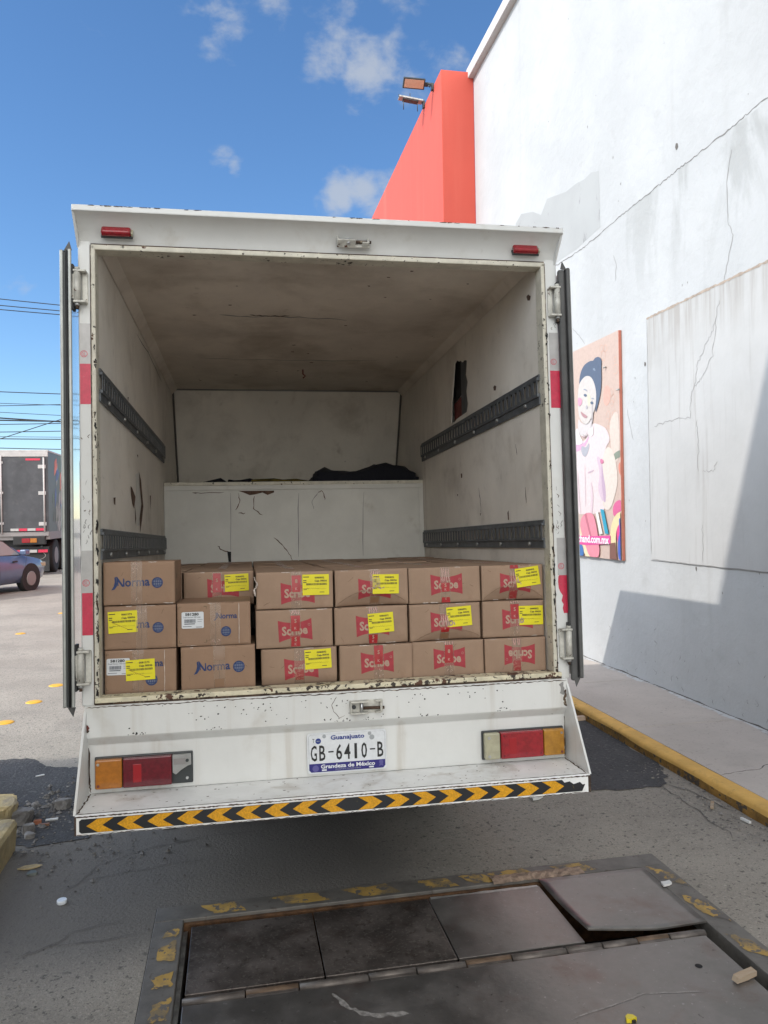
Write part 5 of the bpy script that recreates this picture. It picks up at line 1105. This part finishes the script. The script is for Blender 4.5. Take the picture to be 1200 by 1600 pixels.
for q in ([(fx0 + .02, fy0, z0), (fx1 - .02, fy0, z0), (fx1 - .02, fy1 - .02, z0), (fx0 + .02, fy1 - .02, z0)],): b.face(q, m_black)
for (x0, y0, x1, y1) in ((ix0, fy0, ix0, iy1), (ix1, fy0, ix1, iy1), (ix0, iy1, ix1, iy1)): b.face([(x0, y0, z0), (x1, y1, z0), (x1, y1, -.061), (x0, y0, -.061)], m_pitrust)
b.box(ix0, ix1, iy1 - .020, iy1 - .001, -.085, -.008, m_pitrust, .004); b.face([(ix0, .16, z0), (ix1, .16, z0), (ix1, .16, -.06), (ix0, .16, -.06)], m_black)
b.box(ix0 + .0, ix0 + .016, .2, iy1 - .03, -.09, -.03, m_steel)
b.build('pit', dl, DO)
zt_ = -.006; yl0, yl1 = 2.664, 3.098
seams = [-.192, .284, .763, 1.253]
for k in range(3):
    b = MB(); b.box(seams[k] + .003, seams[k + 1] - .003, yl0, yl1 + .003 * k, zt_ - .014, zt_, m_plate_d if k < 2 else m_plate_l, .002)
    if k == 2: b.ribbon([(seams[k] + .01, yl1 + .004, zt_ + .0006), (seams[k + 1] - .01, yl1 + .004, zt_ + .0006)], (.022, (0, 0, 1)), mat('ground bright edge', (.42, .41, .39), .4, metal=.5, vary=(30, .2)), .001, 8, False)
    b.build('lip_plate', dl, DO)
b = MB()      # the bent plate: near left corner lifted, far edge resting on the frame
def bent(x, y):
    s = (x - 1.262) / (1.752 - 1.262); t = (y - 2.672) / (3.12 - 2.672)
    return -.004 + .012 * t * t + .040 * max(0, 1 - t) ** 1.5 * max(0, 1 - s * 1.7) ** 1.1 + .010 * (1 - t) * s
n = 14; V = []
for e in (0, -.007):
    for j in range(n + 1):
        for i in range(n + 1):
            x = 1.262 + (1.752 - 1.262) * i / n; y = 2.672 + (3.128 - 2.672) * j / n; V.append((x + .006 * (1 - j / n), y, bent(x, y) + e))
q = (n + 1) ** 2; F = [(j * (n + 1) + i, j * (n + 1) + i + 1, (j + 1) * (n + 1) + i + 1, (j + 1) * (n + 1) + i) for j in range(n) for i in range(n)]
b.raw(V[:q], F, m_plate_l, True); b.raw(V[q:], F, m_plate_l, True)
ring = [i for i in range(n + 1)] + [j * (n + 1) + n for j in range(1, n + 1)] + [n * (n + 1) + i for i in range(n - 1, -1, -1)] + [j * (n + 1) for j in range(n - 1, 0, -1)]
b.raw([V[i] for i in ring] + [V[q + i] for i in ring], [(i, (i + 1) % len(ring), len(ring) + (i + 1) % len(ring), len(ring) + i) for i in range(len(ring))], m_plate_l)
ob = b.build('lip_plate', dl, DO); ob['label'] = 'lip plate with its near left corner bent upwards'
m_hinge2 = mat('rusty hinge barrel', (.15, .10, .065), .6, metal=.3, vary=(16, .3))
hx = [-.198, .01, .19, .43, .60, .78, .95, 1.16, 1.30, 1.44, 1.57, 1.72]
for k in range(11):
    b = MB(); y = 2.634 - (.0 if k % 2 else .006); b.tube([(hx[k] + .002, y, zt_ - .010), (hx[k + 1] - .002, y, zt_ - .010)], .0165, m_hingeb if k % 4 != 1 else m_hinge2, 12, True)
    b.box(hx[k] + .003, hx[k + 1] - .003, y + (-.028 if k % 2 else .004), y + (-.004 if k % 2 else .022), zt_ - .010, zt_ - .001, m_hingeb, .002); b.build('hinge_knuckle', dl, DO)
b = MB(); yy_ = [.2 + (2.605 - .2) * j / 12 for j in range(13)]
b.box(-.194, 1.704, .2, 2.600, -.03, -.003, m_plate_l, .003); od_ = b.build('deck_plate', dl, DO)
b = MB(); disc(b, lambda u, v: (1.564 + u, 2.43 + v, -.0022), .013, m_black)
b.ribbon([(.30, 2.56, -.0022), (.33, 2.48, -.0022), (.40, 2.42, -.0022), (.52, 2.40, -.0022)], (.022, (0, 0, 1)), mat('scuff', (.30, .28, .26), .6, metal=.3, vary=(60, .3)), .006, 6)
b.ribbon([(1.0, 2.26, -.0022), (1.3, 2.33, -.0022), (1.5, 2.30, -.0022)], (.006, (0, 0, 1)), mat('scuff', (.30, .28, .26), .6), .003, 6)
b.build('deck_mark', od_, DO)
b = MB(); xs = [1.06 + .02 * k for k in range(22)]; rnd = random.Random(2)
V = [(x, 3.165 + rnd.uniform(-.008, .01) + s * .045 * rnd.uniform(.4, 1), zf + .002 + (.012 * rnd.random() if s in (1, 2) else 0)) for x in xs for s in range(4) for _ in (0,)]
V = [(v[0], 3.135 + (k % 4) * .024 + rnd.uniform(-.006, .006), v[2]) for k, v in enumerate(V)]
b.raw(V, [(4 * i + k, 4 * i + k + 1, 4 * i + k + 5, 4 * i + k + 4) for i in range(len(xs) - 1) for k in range(3)], mat('crumbled filler', (.32, .23, .17), .95, vary=(40, .35), bump=(60, .8)))
b.build('crumbled_edge', dl, DO)

# ================================================================== kerb blocks, rubble and litter
b = MB(); b.prism([(-1.062, 0), (-1.050, .13), (-1.062, .150), (-1.085, .155), (-1.6, .155), (-1.6, 0)], 1.6, 3.985, 1, m_kerbold)
o = b.build('kerb_block'); tag(o, 'near yellow painted concrete kerb block with a squared end, at the left', 'kerb block', 'yellow kerb blocks')
def chunk(name, pts, h, m, label, cat, seed, group=None, bulge=.02, base=0.0):
    rnd = random.Random(seed); bm = bmesh.new(); vs_ = [bm.verts.new((x, y, 0)) for x, y in pts]; f = bm.faces.new(vs_)
    r = bmesh.ops.extrude_face_region(bm, geom=[f]); top = [v for v in r['geom'] if isinstance(v, bmesh.types.BMVert)]
    for v in top: v.co.z += h * rnd.uniform(.85, 1.05); v.co.x += rnd.uniform(-bulge, bulge); v.co.y += rnd.uniform(-bulge, bulge)
    bmesh.ops.bevel(bm, geom=bm.edges[:], offset=h * .14, segments=2, profile=.6, affect='EDGES', clamp_overlap=True)
    bmesh.ops.subdivide_edges(bm, edges=bm.edges[:], cuts=1, use_grid_fill=True)
    for v in bm.verts: v.co += Vector((rnd.uniform(-1, 1), rnd.uniform(-1, 1), rnd.uniform(-1, 1) if v.co.z > .01 else 0)) * h * .045; v.co.z = max(0, v.co.z) + base
    b = MB(); b.bm(bm, m); o = b.build(name); tag(o, label, cat, group); return o
chunk('kerb_block', [(-1.75, 4.25), (-1.17, 4.27), (-1.15, 4.36), (-1.20, 4.47), (-1.75, 4.55)], .125, m_kerbold, 'broken yellow kerb block behind the near one, its end crumbled away', 'kerb block', 3, 'yellow kerb blocks')
chunk('kerb_block', [(-1.8, 4.72), (-1.40, 4.74), (-1.38, 4.82), (-1.8, 4.92)], .10, m_kerbold, 'farthest small stub of yellow kerb at the left edge', 'kerb block', 5, 'yellow kerb blocks')
for x, y, r, h, lab, sd, cat in ((-.955, 4.50, .055, .055, 'round grey stone lying alone left of the truck bumper', 1, 'stone'), (-1.13, 4.33, .075, .075, 'pale grey lump of rubble between the two kerb blocks', 2, 'rubble'), (-1.055, 4.195, .045, .05, 'small pale lump of rubble at the far end of the near kerb block', 3, 'rubble'), (-.915, 3.705, .03, .012, 'flat green grey stone chip on the asphalt beside the leaf', 4, 'stone'), (-1.03, 4.12, .03, .03, 'dark brown lump of rubble against the end of the near kerb block', 8, 'rubble')):
    n = 6; chunk('stone', [(x + r * math.cos(2 * math.pi * k / n) * (.8 + .3 * ((k * sd) % 3) / 2), y + r * .7 * math.sin(2 * math.pi * k / n)) for k in range(n)], h, m_rock if sd != 4 else flat('green grey stone', .13, .145, .13), lab, cat, sd, None, r * .3)
rnd = random.Random(77); b = MB()
def pebble(x, y, r):
    V = [(x + r * a * rnd.uniform(.6, 1.2), y + r * c * rnd.uniform(.6, 1.2), .0045 + r * e * rnd.uniform(.6, 1)) for a, c, e in ((1, 0, .2), (.3, .9, .2), (-.8, .6, .2), (-.8, -.6, .2), (.3, -.9, .2), (0, 0, 1.0), (.3, .2, .9))]
    b.raw(V, [(0, 1, 6), (1, 2, 6), (2, 5, 6), (2, 3, 5), (3, 4, 5), (4, 0, 5), (0, 6, 5)], rnd.choice((m_gravel, m_gravel, m_rock, m_asph)))
for k in range(420):
    x, y = rnd.gauss(-1.03, .10), rnd.gauss(4.52, .16)
    if x < -1.05 and y < 4.0: continue
    pebble(x, y, abs(rnd.gauss(0, .0075)) + .002)
for k in range(260): pebble(rnd.gauss(-.75, .25), rnd.gauss(3.95, .22), abs(rnd.gauss(0, .005)) + .002)
for k in range(300): pebble(rnd.uniform(-1.0, 2.5), rnd.uniform(3.3, 4.6), abs(rnd.gauss(0, .0025)) + .0015)
for k in range(160): pebble(rnd.gauss(2.46, .05), rnd.uniform(3.2, 4.4), abs(rnd.gauss(0, .004)) + .002)
for k in range(120): pebble(rnd.uniform(-1.0, -.35), rnd.uniform(2.5, 3.5), abs(rnd.gauss(0, .002)) + .001)
stuff(b.build('gravel'), 'loose gravel and grit scattered on the asphalt by the kerb blocks', 'gravel')
# litter
b = MB(); b.tube([(0, 0, 0), (0, 0, .002), (0, 0, .014), (0, 0, .016)], [.0185, .020, .020, .018], m_cap, 24); o = b.build('bottle_cap'); o.location = (-.728, 3.398, 0); tag(o, 'white plastic bottle cap lying on the asphalt near the leveller', 'bottle cap')
def scrap(name, x, y, pts, h, m, label, cat, rot=0, z=0.0):
    b = MB(); cr, sr = math.cos(rot), math.sin(rot); b.prism([(a * cr - c * sr, a * sr + c * cr) for a, c in pts], .0005, h, 2, m)
    o = b.build(name); o.location = (x, y, z + .004); return tag(o, label, cat)
scrap('leaf', -.944, 3.766, [(-.05, 0), (-.02, -.018), (.01, -.022), (.055, -.004), (.03, .015), (-.02, .02)], .006, m_leaf, 'pale dry leaf on the asphalt in front of the near kerb block', 'leaf', .2)
scrap('paper_scrap', -.971, 4.331, [(-.03, -.006), (.03, -.008), (.032, .006), (-.028, .008)], .008, m_paper, 'white paper scrap beside the rubble left of the bumper', 'paper', .15)
scrap('paper_scrap', -1.205, 5.089, [(-.025, -.004), (.025, -.006), (.026, .005), (-.024, .006)], .006, m_paper, 'thin white paper strip on the dark asphalt beyond the rubble', 'paper', .5)
scrap('paper_scrap', 1.614, 4.019, [(-.04, -.02), (-.01, -.028), (.035, -.015), (.04, .018), (.0, .025), (-.03, .02)], .016, m_paper, 'crumpled white paper just below the right half of the bumper', 'paper', .3)
scrap('paper_scrap', 1.765, 2.968, [(-.028, -.008), (.0, -.016), (.02, -.014), (.03, .006), (.005, .010), (-.01, .018), (-.02, .006)], .009, m_paper, 'small white crumpled paper on the right leveller frame', 'paper', .4, .002)
scrap('paper_scrap', -.359, 4.079, [(-.03, -.008), (.03, -.010), (.03, .012), (-.03, .008)], .006, m_paper, 'flat grey white scrap on the asphalt under the left end of the bumper', 'paper', .1)
scrap('cigarette_butt', 2.510, 3.470, [(-.006, -.028), (.006, -.030), (.006, .03), (-.006, .03)], .012, m_paper, 'white cigarette butt by the foot of the yellow kerb', 'cigarette butt', .15)
scrap('wood_splinter', 2.470, 3.690, [(-.008, -.04), (.008, -.045), (.010, .045), (-.006, .05)], .012, m_stick, 'short light wood splinter lying in the gutter by the yellow kerb', 'wood', -.6)
scrap('wood_splinter', 2.52, 5.42, [(-.06, -.015), (.055, -.02), (.065, .0), (.05, .018), (-.06, .02)], .03, mat('pale wood', (.50, .38, .29), .8, vary=(30, .1)), 'rounded pale wood piece on the asphalt beside the truck by the kerb', 'wood', .1)
scrap('brick_bit', -1.035, 4.30, [(-.02, -.012), (.018, -.015), (.022, .008), (-.01, .016)], .018, m_brick, 'small orange brick bit beside the rubble between the kerb blocks', 'brick bit', .3)
scrap('brick_bit', -.995, 4.262, [(-.026, -.006), (.026, -.008), (.028, .006), (-.024, .009)], .012, flat('brown chip', .22, .11, .06), 'brown elongated chip beside the orange brick bit', 'brick bit', .1)
b = MB(); M = Matrix.Translation((1.668, 2.327, .012)) @ Matrix.Rotation(rad(14), 4, 'Z') @ Matrix.Rotation(rad(8), 4, 'X')
K_ = .62; b.prism([(-.075, -.016), (-.066, .012), (-.02, .016), (.07, .018), (.074, -.012), (.0, -.018)], -.020, .018, 1, m_stick); 
b.v = [tuple(M @ (Vector(v) * K_)) for v in b.v]
o = b.build('wood_chunk'); tag(o, 'split chunk of raw wood lying on the right edge of the leveller deck', 'wood')
b = MB(); b.prism([(-.018, -.010), (-.004, -.014), (.018, -.008), (.012, .006), (-.002, .012), (-.014, .004)], 0, .012, 2, flat('yellow foil', .62, .50, .02, .3)); b.prism([(-.005, -.012), (.006, -.018), (.012, -.014), (.004, -.008)], 0, .008, 2, m_ink)
o = b.build('candy_wrapper'); o.location = (1.19, 2.222, -.003); tag(o, 'crumpled yellow candy wrapper on the leveller deck at the bottom edge', 'wrapper')
for x, y, i in ((-1.789, 6.503, 0), (-1.734, 7.161, 1), (-1.690, 7.813, 2), (-2.935, 11.464, 3), (-2.851, 13.699, 4)):
    if i == 0:
        b = MB(); n = 20; b.tube([(0, 0, 0), (0, 0, .002), (0, 0, .007), (0, 0, .010), (0, 0, .0105)], [.068, .068, .056, .032, .002], m_stud, n); st0 = b.build('road_stud'); o = st0
    else: o = st0.copy(); COL.objects.link(o)
    o.location = (x, y, 0)
    tag(o, ('nearest round yellow road stud left of the truck, cut by the photo edge', 'second yellow road stud counting away from the camera', 'third yellow road stud, closest to the open left door', 'lone yellow road stud farther out on the sunlit asphalt', 'farthest yellow road stud, right by the left door edge')[i], 'road stud', 'yellow road studs')

wh = thing('backdrop', 'long low warehouse with small windows, added unseen behind the far truck for reflections', 'building', (-40, 62, 0))  # added out of view so the open door has something to reflect
b = MB(); b.box(-70, -12, 62, 80, 0, 4.6, m_pole); b.build('wall', wh, (40, -62, 0))  # wall of the added backdrop, there only for reflections
b = MB(); b.box(-70.3, -11.7, 61.8, 80, 4.6, 4.85, m_t2grey); b.build('added_roof', wh, (40, -62, 0))
for k in range(9):
    b = MB(); b.box(-67 + k * 6, -65 + k * 6, 61.95, 62.05, 1.6, 3.0, m_t2frame); o = b.build('added_window', wh, (40, -62, 0)); b = MB(); b.box(-66.9 + k * 6, -65.1 + k * 6, 61.93, 61.949, 1.7, 2.9, m_glass); b.build('added_pane', o, (40, -62, 0))

# ================================================================== street behind: dark truck, blue car, cables
t2 = thing('delivery_truck', 'dark box truck with closed grey rear doors parked far off at the left', 'truck', (-6.33, 23, 0))
T2O = (6.33, -23, 0); x0, x1, y0 = -7.60, -5.09, 23.0; z0, z1 = 1.22, 3.46
b = MB(); b.box(x0, x1, y0 + .02, 30.5, z0, z1, m_t2side); b.box(x0 - .01, x1 + .01, y0 - .01, 30.52, z1 - .001, z1 + .05, m_t2frame, .01); b.box(x0, x1 + .008, y0 + .03, 30.5, z0 - .22, z0, m_t2grey); b.build('cargo_body', t2, T2O)
rnd = random.Random(13); b = MB()
for k in range(46):        # painted shapes along its side
    y = y0 + .35 + rnd.random() ** 1.2 * 6.8; z = rnd.uniform(1.5, 3.2); m = rnd.choice((m_gor, m_gor, m_gbl, m_gcr)) if z > 2.2 else rnd.choice((m_ggr, m_ggr, m_gcr, m_gbl)); h = rnd.uniform(.15, .5); w = rnd.uniform(.15, .5)
    b.face([(x1 + .003 + .0006 * k / 46, y, z - h), (x1 + .003 + .0006 * k / 46, y + w * .5, z - h * .6), (x1 + .003 + .0006 * k / 46, y + w, z + h * .2), (x1 + .003 + .0006 * k / 46, y + w * .7, z + h), (x1 + .003 + .0006 * k / 46, y + w * .15, z + h * .5)], m)
for k in range(60):
    y = y0 + .5 + k * .11; b.face([(x1 + .0045, y, 1.5), (x1 + .0045, y + .04, 1.5), (x1 + .0045, y + .02, 1.9 + .4 * rnd.random())], rnd.choice((m_ggr, m_gcr, m_ggr)))
b.build('side_graphic', t2, T2O)
b = MB(); b.box(x0, x1, y0 - .02, y0 + .02, z1 - .14, z1, m_t2frame, .01); b.box(x0, x0 + .07, y0 - .02, y0 + .02, z0, z1 - .14, m_t2frame); b.box(x1 - .07, x1, y0 - .02, y0 + .02, z0, z1 - .14, m_t2dark); b.box(x0, x1, y0 - .03, y0 + .02, z0 - .12, z0, m_t2grey, .01); b.build('rear_frame', t2, T2O)
xm = (x0 + x1) / 2
for xa, xb in ((x0 + .075, xm - .01), (xm + .01, x1 - .075)):
    b = MB(); b.box(xa, xb, y0 - .045, y0 - .005, z0 + .02, z1 - .16, m_t2dark, .01); od2 = b.build('rear_door', t2, T2O)
    b = MB(); hx_ = xb - .05 if xb < xm + .1 else xa + .03
    b.tube([(hx_, y0 - .07, z0 - .04), (hx_, y0 - .07, z1 - .1)], .022, m_t2frame, 8)
    for z in (z0 + .25, z0 + 1.1, z1 - .3): b.box(hx_ - .05, hx_ + .05, y0 - .075, y0 - .045, z - .03, z + .03, m_t2frame)
    b.build('lock_bar', od2, T2O)
    b = MB(); hb = xb if xb > xm + .1 else xa
    for z in (z0 + .22, z0 + 1.08, z1 - .42): b.box(hb - .18 if hb > xm else hb, hb + .02 if hb > xm else hb + .18, y0 - .055, y0 - .044, z - .05, z + .05, m_t2frame, .004)
    b.tube([(hb - .03 if hb > xm else hb + .03, y0 - .05, z0), (hb - .03 if hb > xm else hb + .03, y0 - .05, z1 - .16)], .025, m_t2frame, 6)
    b.build('hinge', od2, T2O)
    b = MB()
    b.box(xb - .50, xb - .12, y0 - .052, y0 - .044, z1 - .245, z1 - .19, m_tape_red); b.build('reflector', od2, T2O); b = MB()
    for i in range(4): b.box(xb - .92 + i * .22, xb - .71 + i * .22, y0 - .052, y0 - .044, z0 + .03, z0 + .10, m_tape_red if i % 2 else m_tape_sil)
    b.build('reflective_tape', od2, T2O)
for s in (-1, 1):
    xc_ = xm + s * .74; b = MB(); b.box(xc_ - .42, xc_ + .42, y0 - .05, y0 + .1, .86, 1.10, m_chassis, .02); ot = b.build('tail_light', t2, T2O)
    b = MB(); b.box(xc_ - .19, xc_ + .02, y0 - .065, y0 - .048, .92, 1.04, m_redlens, .006); b.build('red_lens', ot, T2O)
    b = MB(); b.box(xc_ + .03, xc_ + .20, y0 - .065, y0 - .048, .92, 1.04, m_amber, .006); b.build('amber_lens', ot, T2O)
    b = MB(); b.box(xm + s * .72 - .52, xm + s * .72 + .50, y0 + .10, y0 + .13, .10, .80, m_rubber_d); of_ = b.build('mud_flap', t2, T2O); b = MB()
    n = 24; cxf = xm + s * .72 + .12
    for k in range(n):
        t, u = 2 * math.pi * k / n, 2 * math.pi * (k + 1) / n; b.face([(cxf + .28 * q * math.cos(a), y0 + .096, .55 + .12 * q * math.sin(a)) for q, a in ((1, t), (1.06, t), (1.06, u), (1, u))], m_gcr)
    b.box(cxf - .24, cxf + .26, y0 + .095, y0 + .099, .345, .365, m_gcr); b.box(cxf - .20, cxf + .24, y0 + .095, y0 + .099, .29, .305, m_gcr)
    b.build('flap_print', of_, T2O)
b = MB(); b.box(x0 + .2, x1 - .2, y0 + .02, y0 + .10, .62, .74, m_chassis, .01); ob2 = b.build('bumper', t2, T2O); b = MB()
for i in range(8): b.box(x0 + .25 + i * .28, x0 + .50 + i * .28, y0 + .010, y0 + .0195, .64, .72, m_tape_red if i % 2 else m_tape_sil)
b.build('reflective_tape', ob2, T2O)
b = MB(); b.box(x0 + .6, x1 - .6, y0 + .2, 32, .75, 1.0, m_chassis); b.build('chassis', t2, T2O)
for y in (y0 + 1.3, y0 + 2.5, y0 + 9.2):
    for s in (-1, 1):
        b = MB(); xw = xm + s * 1.0; b.tube([(xw - .16, y, .5), (xw - .14, y, .5), (xw + .14, y, .5), (xw + .16, y, .5)], [.42, .5, .5, .42], m_tire, 20); o = b.build('wheel', t2, T2O)
        b = MB(); b.tube([(xw + s * .155, y, .5), (xw + s * .165, y, .5)], [.26, .24], m_t2grey, 16); b.build('rim', o, T2O)
b = MB(); b.prism([(30.8, .5), (30.8, 2.9), (32.2, 2.9), (32.7, 1.9), (32.8, .5)], x0 + .05, x1 - .05, 0, m_t2frame); b.build('cab', t2, T2O)

HD = rad(22)     # the car heads away to the right; x' forward, y' to its left
car = thing('parked_car', 'blue sedan seen from its right side, cut by the left edge of the photo', 'car', (-4.33 - .70, 18.28 + .28, 0), (0, 0, rad(90) - HD))
# local: +X forward, +Y left; the right front wheel stands at (1.05, -.66)
F0 = Vector((1.02, -.66, 0)); Rz = Matrix.Rotation(rad(90) - HD, 3, 'Z'); car.location = Vector((-4.52, 18.30, 0)) - Rz @ F0
K = .88
stn = [(-1.88, .34, .60, .55), (-1.80, .24, .74, .68), (-1.45, .20, .80, .74), (-.9, .20, .82, .76), (0, .20, .82, .765), (.55, .20, .80, .76), (1.0, .20, .765, .745), (1.45, .22, .69, .70), (1.68, .26, .61, .62), (1.76, .34, .52, .50)]
b = MB(); V = []
for x, zb_, zt2, w in stn:
    V += [(x, -w * .93, zb_), (x, -w, zb_ + .16), (x, -w * 1.005, zb_ + (zt2 - zb_) * .62), (x, -w * .95, zt2 - .02), (x, -w * .80, zt2 + .012), (x, 0, zt2 + .03), (x, w * .80, zt2 + .012), (x, w * .95, zt2 - .02), (x, w * 1.005, zb_ + (zt2 - zb_) * .62), (x, w, zb_ + .16), (x, w * .93, zb_)]
n = 11
b.raw(V, [(i * n + k, i * n + k + 1, (i + 1) * n + k + 1, (i + 1) * n + k) for i in range(len(stn) - 1) for k in range(n - 1)] + [tuple(range(n)), tuple(range((len(stn) - 1) * n, len(stn) * n))] , m_carblue, True)
b.raw(V, [(i * n, (i + 1) * n, (i + 1) * n + n - 1, i * n + n - 1) for i in range(len(stn) - 1)], m_chassis)
V = []; cab = [(-1.45, .79, .62, .80), (-.95, 1.20, .50, .80), (-.5, 1.245, .52, .82), (.0, 1.235, .52, .82), (.30, 1.17, .52, .81), (.98, .775, .64, .77)]
for x, z, w, zb_ in cab: V += [(x, -w * 1.28 if 0 < cab.index((x, z, w, zb_)) < 5 else -w, min(z, .80)), (x, -w, z - .02), (x, -w * .85, z), (x, w * .85, z), (x, w, z - .02), (x, w * 1.28 if 0 < cab.index((x, z, w, zb_)) < 5 else w, min(z, .80))]
b.raw(V, [(i * 6 + k, i * 6 + k + 1, (i + 1) * 6 + k + 1, (i + 1) * 6 + k) for i in range(5) for k in (1, 2, 3)] + [(i * 6 + k, i * 6 + k + 1, (i + 1) * 6 + k + 1, (i + 1) * 6 + k) for i in range(5) for k in (0, 4)], m_carblue, False)
b.build('body', car)
for s in (-1, 1):
    for pts, nm in (([(.02, .815), (.78, .80), (.34, 1.115), (.02, 1.185)], 'side_window'), ([(-.88, .815), (-.05, .815), (-.05, 1.19), (-.52, 1.20)], 'side_window')):
        def yy(z): return s * (.667 + .006 - (z - .80) * .32)
        b = MB(); b.face([(x, yy(z), z) for x, z in pts], m_glass)
        b.ribbon([(x, yy(z) + s * .003, z) for x, z in pts + pts[:1]], (.022, (0, 1, 0)), m_rubber_d, 0, 1, False); b.build(nm, car)
    b = MB(); b.box(.70, .86, *sorted((s * .70, s * .86)), .80, .92, m_carblue, .03); b.build('mirror', car)
    for x in (-.32, .60):
        b = MB(); b.box(x - .22, x - .06, *sorted((s * .768, s * .785)), .655, .69, m_rubber_d, .006); b.build('door_handle', car)
    b = MB()
    for pts in ([(-.02, .80), (-.02, .30)], [(.86, .78), (.80, .55), (.72, .30)], [(-.72, .80), (-.80, .45)]): b.ribbon([(x, s * (.772), z) for x, z in pts], (.012, (0, 1, 0)), m_rubber_d, 0, 3, False)
    b.build('door_seam', car)
    b = MB(); b.box(1.42, 1.66, *sorted((s * .50, s * .68)), .50, .60, m_clear, .02); b.build('headlight', car)
    for x in (1.02, -1.22):
        b = MB(); b.tube([(x, s * .55, .27), (x, s * .57, .27), (x, s * .745, .27), (x, s * .76, .27)], [.24, .27, .27, .24], m_tire, 24); o = b.build('wheel', car)
        b = MB(); b.tube([(x, s * .752, .27), (x, s * .772, .27)], [.17, .15], m_t2grey, 20); b.build('rim', o)
        b = MB(); b.tube([(x, s * .60, .29), (x, s * .757, .29)], .315, m_chassis, 28); b.build('wheel_arch', car)
b = MB(); b.face([(.96, -.58, .79), (.96, .58, .79), (.36, .47, 1.145), (.36, -.47, 1.145)], m_glass); b.v = [(x + .012, y, z + .012) for x, y, z in b.v]; b.build('windscreen', car)
b = MB(); b.face([(-1.42, -.58, .81), (-1.42, .58, .81), (-1.0, .46, 1.165), (-1.0, -.46, 1.165)], m_glass); b.v = [(x - .012, y, z + .012) for x, y, z in b.v]; b.build('rear_window', car)

wires = [(12.117, -0.0759, 0.022, 0.0), (11.822, -0.0647, 0.022, 0.5), (11.627, -0.0599, 0.022, 1.0), (7.695, -0.0271, 0.022, 0.0), (7.096, 0.0318, 0.018, 0.5), (6.381, -0.0606, 0.035, 1.0), (6.337, -0.0145, 0.035, 0.0), (6.186, 0.0212, 0.02, 0.5), (5.812, 0.0188, 0.02, 1.0), (5.45, -0.0081, 0.025, 0.0), (5.941, 0.344, 0.02, 0.5), (4.979, -0.0243, 0.02, 1.0), (6.675, -0.0493, 0.014, 0.0), (7.142, -0.0246, 0.014, 0.5), (5.555, -0.0098, 0.012, 1.0)]
names = ['highest overhead cable crossing the sky at the left', 'second overhead cable from the top, just above the third', 'third overhead cable from the top', 'single overhead cable alone in the middle of the gap of sky', 'thin cable just above the cable bundle', 'upper thick cable of the dark bundle', 'lower thick cable of the dark bundle', 'cable right under the dark bundle', 'cable midway between the dark bundle and the truck roof', 'straight cable above the lowest ones', 'slanting cable crossing the others upwards to the right', 'lowest cable just over the far truck roof', 'thin sloping cable under the single one', 'thin cable sloping beside the single one', 'faint cable beneath the slanting one']
for i, (z0, sl, r, dy) in enumerate(wires):
    y = 40 + dy; k = y / 40; b = MB()
    pts = []
    for t in range(0, 25):
        x = -40 + t * 2.0 ; xx = x / k
        zz = 1.6 + (z0 - 1.6 + sl * (xx + 9.6) + .004 * (xx + 9.6) ** 2 * .25) * k
        pts.append((x, y, zz))
    b.tube(pts, r * k, m_cable, 5); o = b.build('overhead_cable'); tag(o, names[i], 'cable', 'overhead cables')
for x, lab in ((-40.3, 'concrete utility pole carrying the cables far to the left'), (8.3, 'concrete utility pole carrying the cables behind the orange wall')):
    pl = thing('utility_pole', lab, 'pole', (x, 40.5, 0), (0, 0, 0), 'utility poles')
    b = MB(); b.tube([(0, 0, 0), (0, 0, 14)], [.2, .12], m_pole, 12); b.build('pole', pl)
    b = MB()
    for z in (5.5, 7.0, 11.8): b.box(-.06, .06, -2.2, 2.2, z - .06, z + .06, m_pole)
    b.build('crossarm', pl)

# ================================================================== printed and worn marks become part of the surface that carries them
def absorb(o, target):
    bm = bmesh.new(); bm.from_mesh(target.data); n = len(bm.faces)
    bm.from_mesh(o.data); bm.faces.ensure_lookup_table(); mp = []
    for m in o.data.materials:
        if m.name not in [q.name for q in target.data.materials]: target.data.materials.append(m)
        mp.append([q.name for q in target.data.materials].index(m.name))
    for f in bm.faces[n:]: f.material_index = mp[f.material_index]
    bm.to_mesh(target.data); bm.free(); me = o.data; bpy.data.objects.remove(o); bpy.data.meshes.remove(me)
def kin(p, nm):
    for c in p.children:
        if c.name.split('.')[0] == nm: return c
INTO = {'red_logo': 'carton', 'blue_logo': 'carton', 'corner_marks': 'carton', 'side_print': 'carton', 'hazard_stripe': 'steel_frame', 'wall_crack': 'wall', 'repaint_patch': 'wall', 'crumbled_edge': 'steel_frame', 'print': 'board', 'side_graphic': 'cargo_body', 'door_seam': 'body'}
for o in list(COL.objects):
    k = o.name.split('.')[0]
    if k in INTO and o.parent is not None: absorb(o, kin(o.parent, INTO[k]))
    elif k in ('lining_damage', 'ceiling_damage', 'bulkhead_damage', 'deck_mark', 'paint_chips', 'edge_rust', 'flap_print', 'plate_lettering') and o.parent is not None and o.parent.type == 'MESH': absorb(o, o.parent)
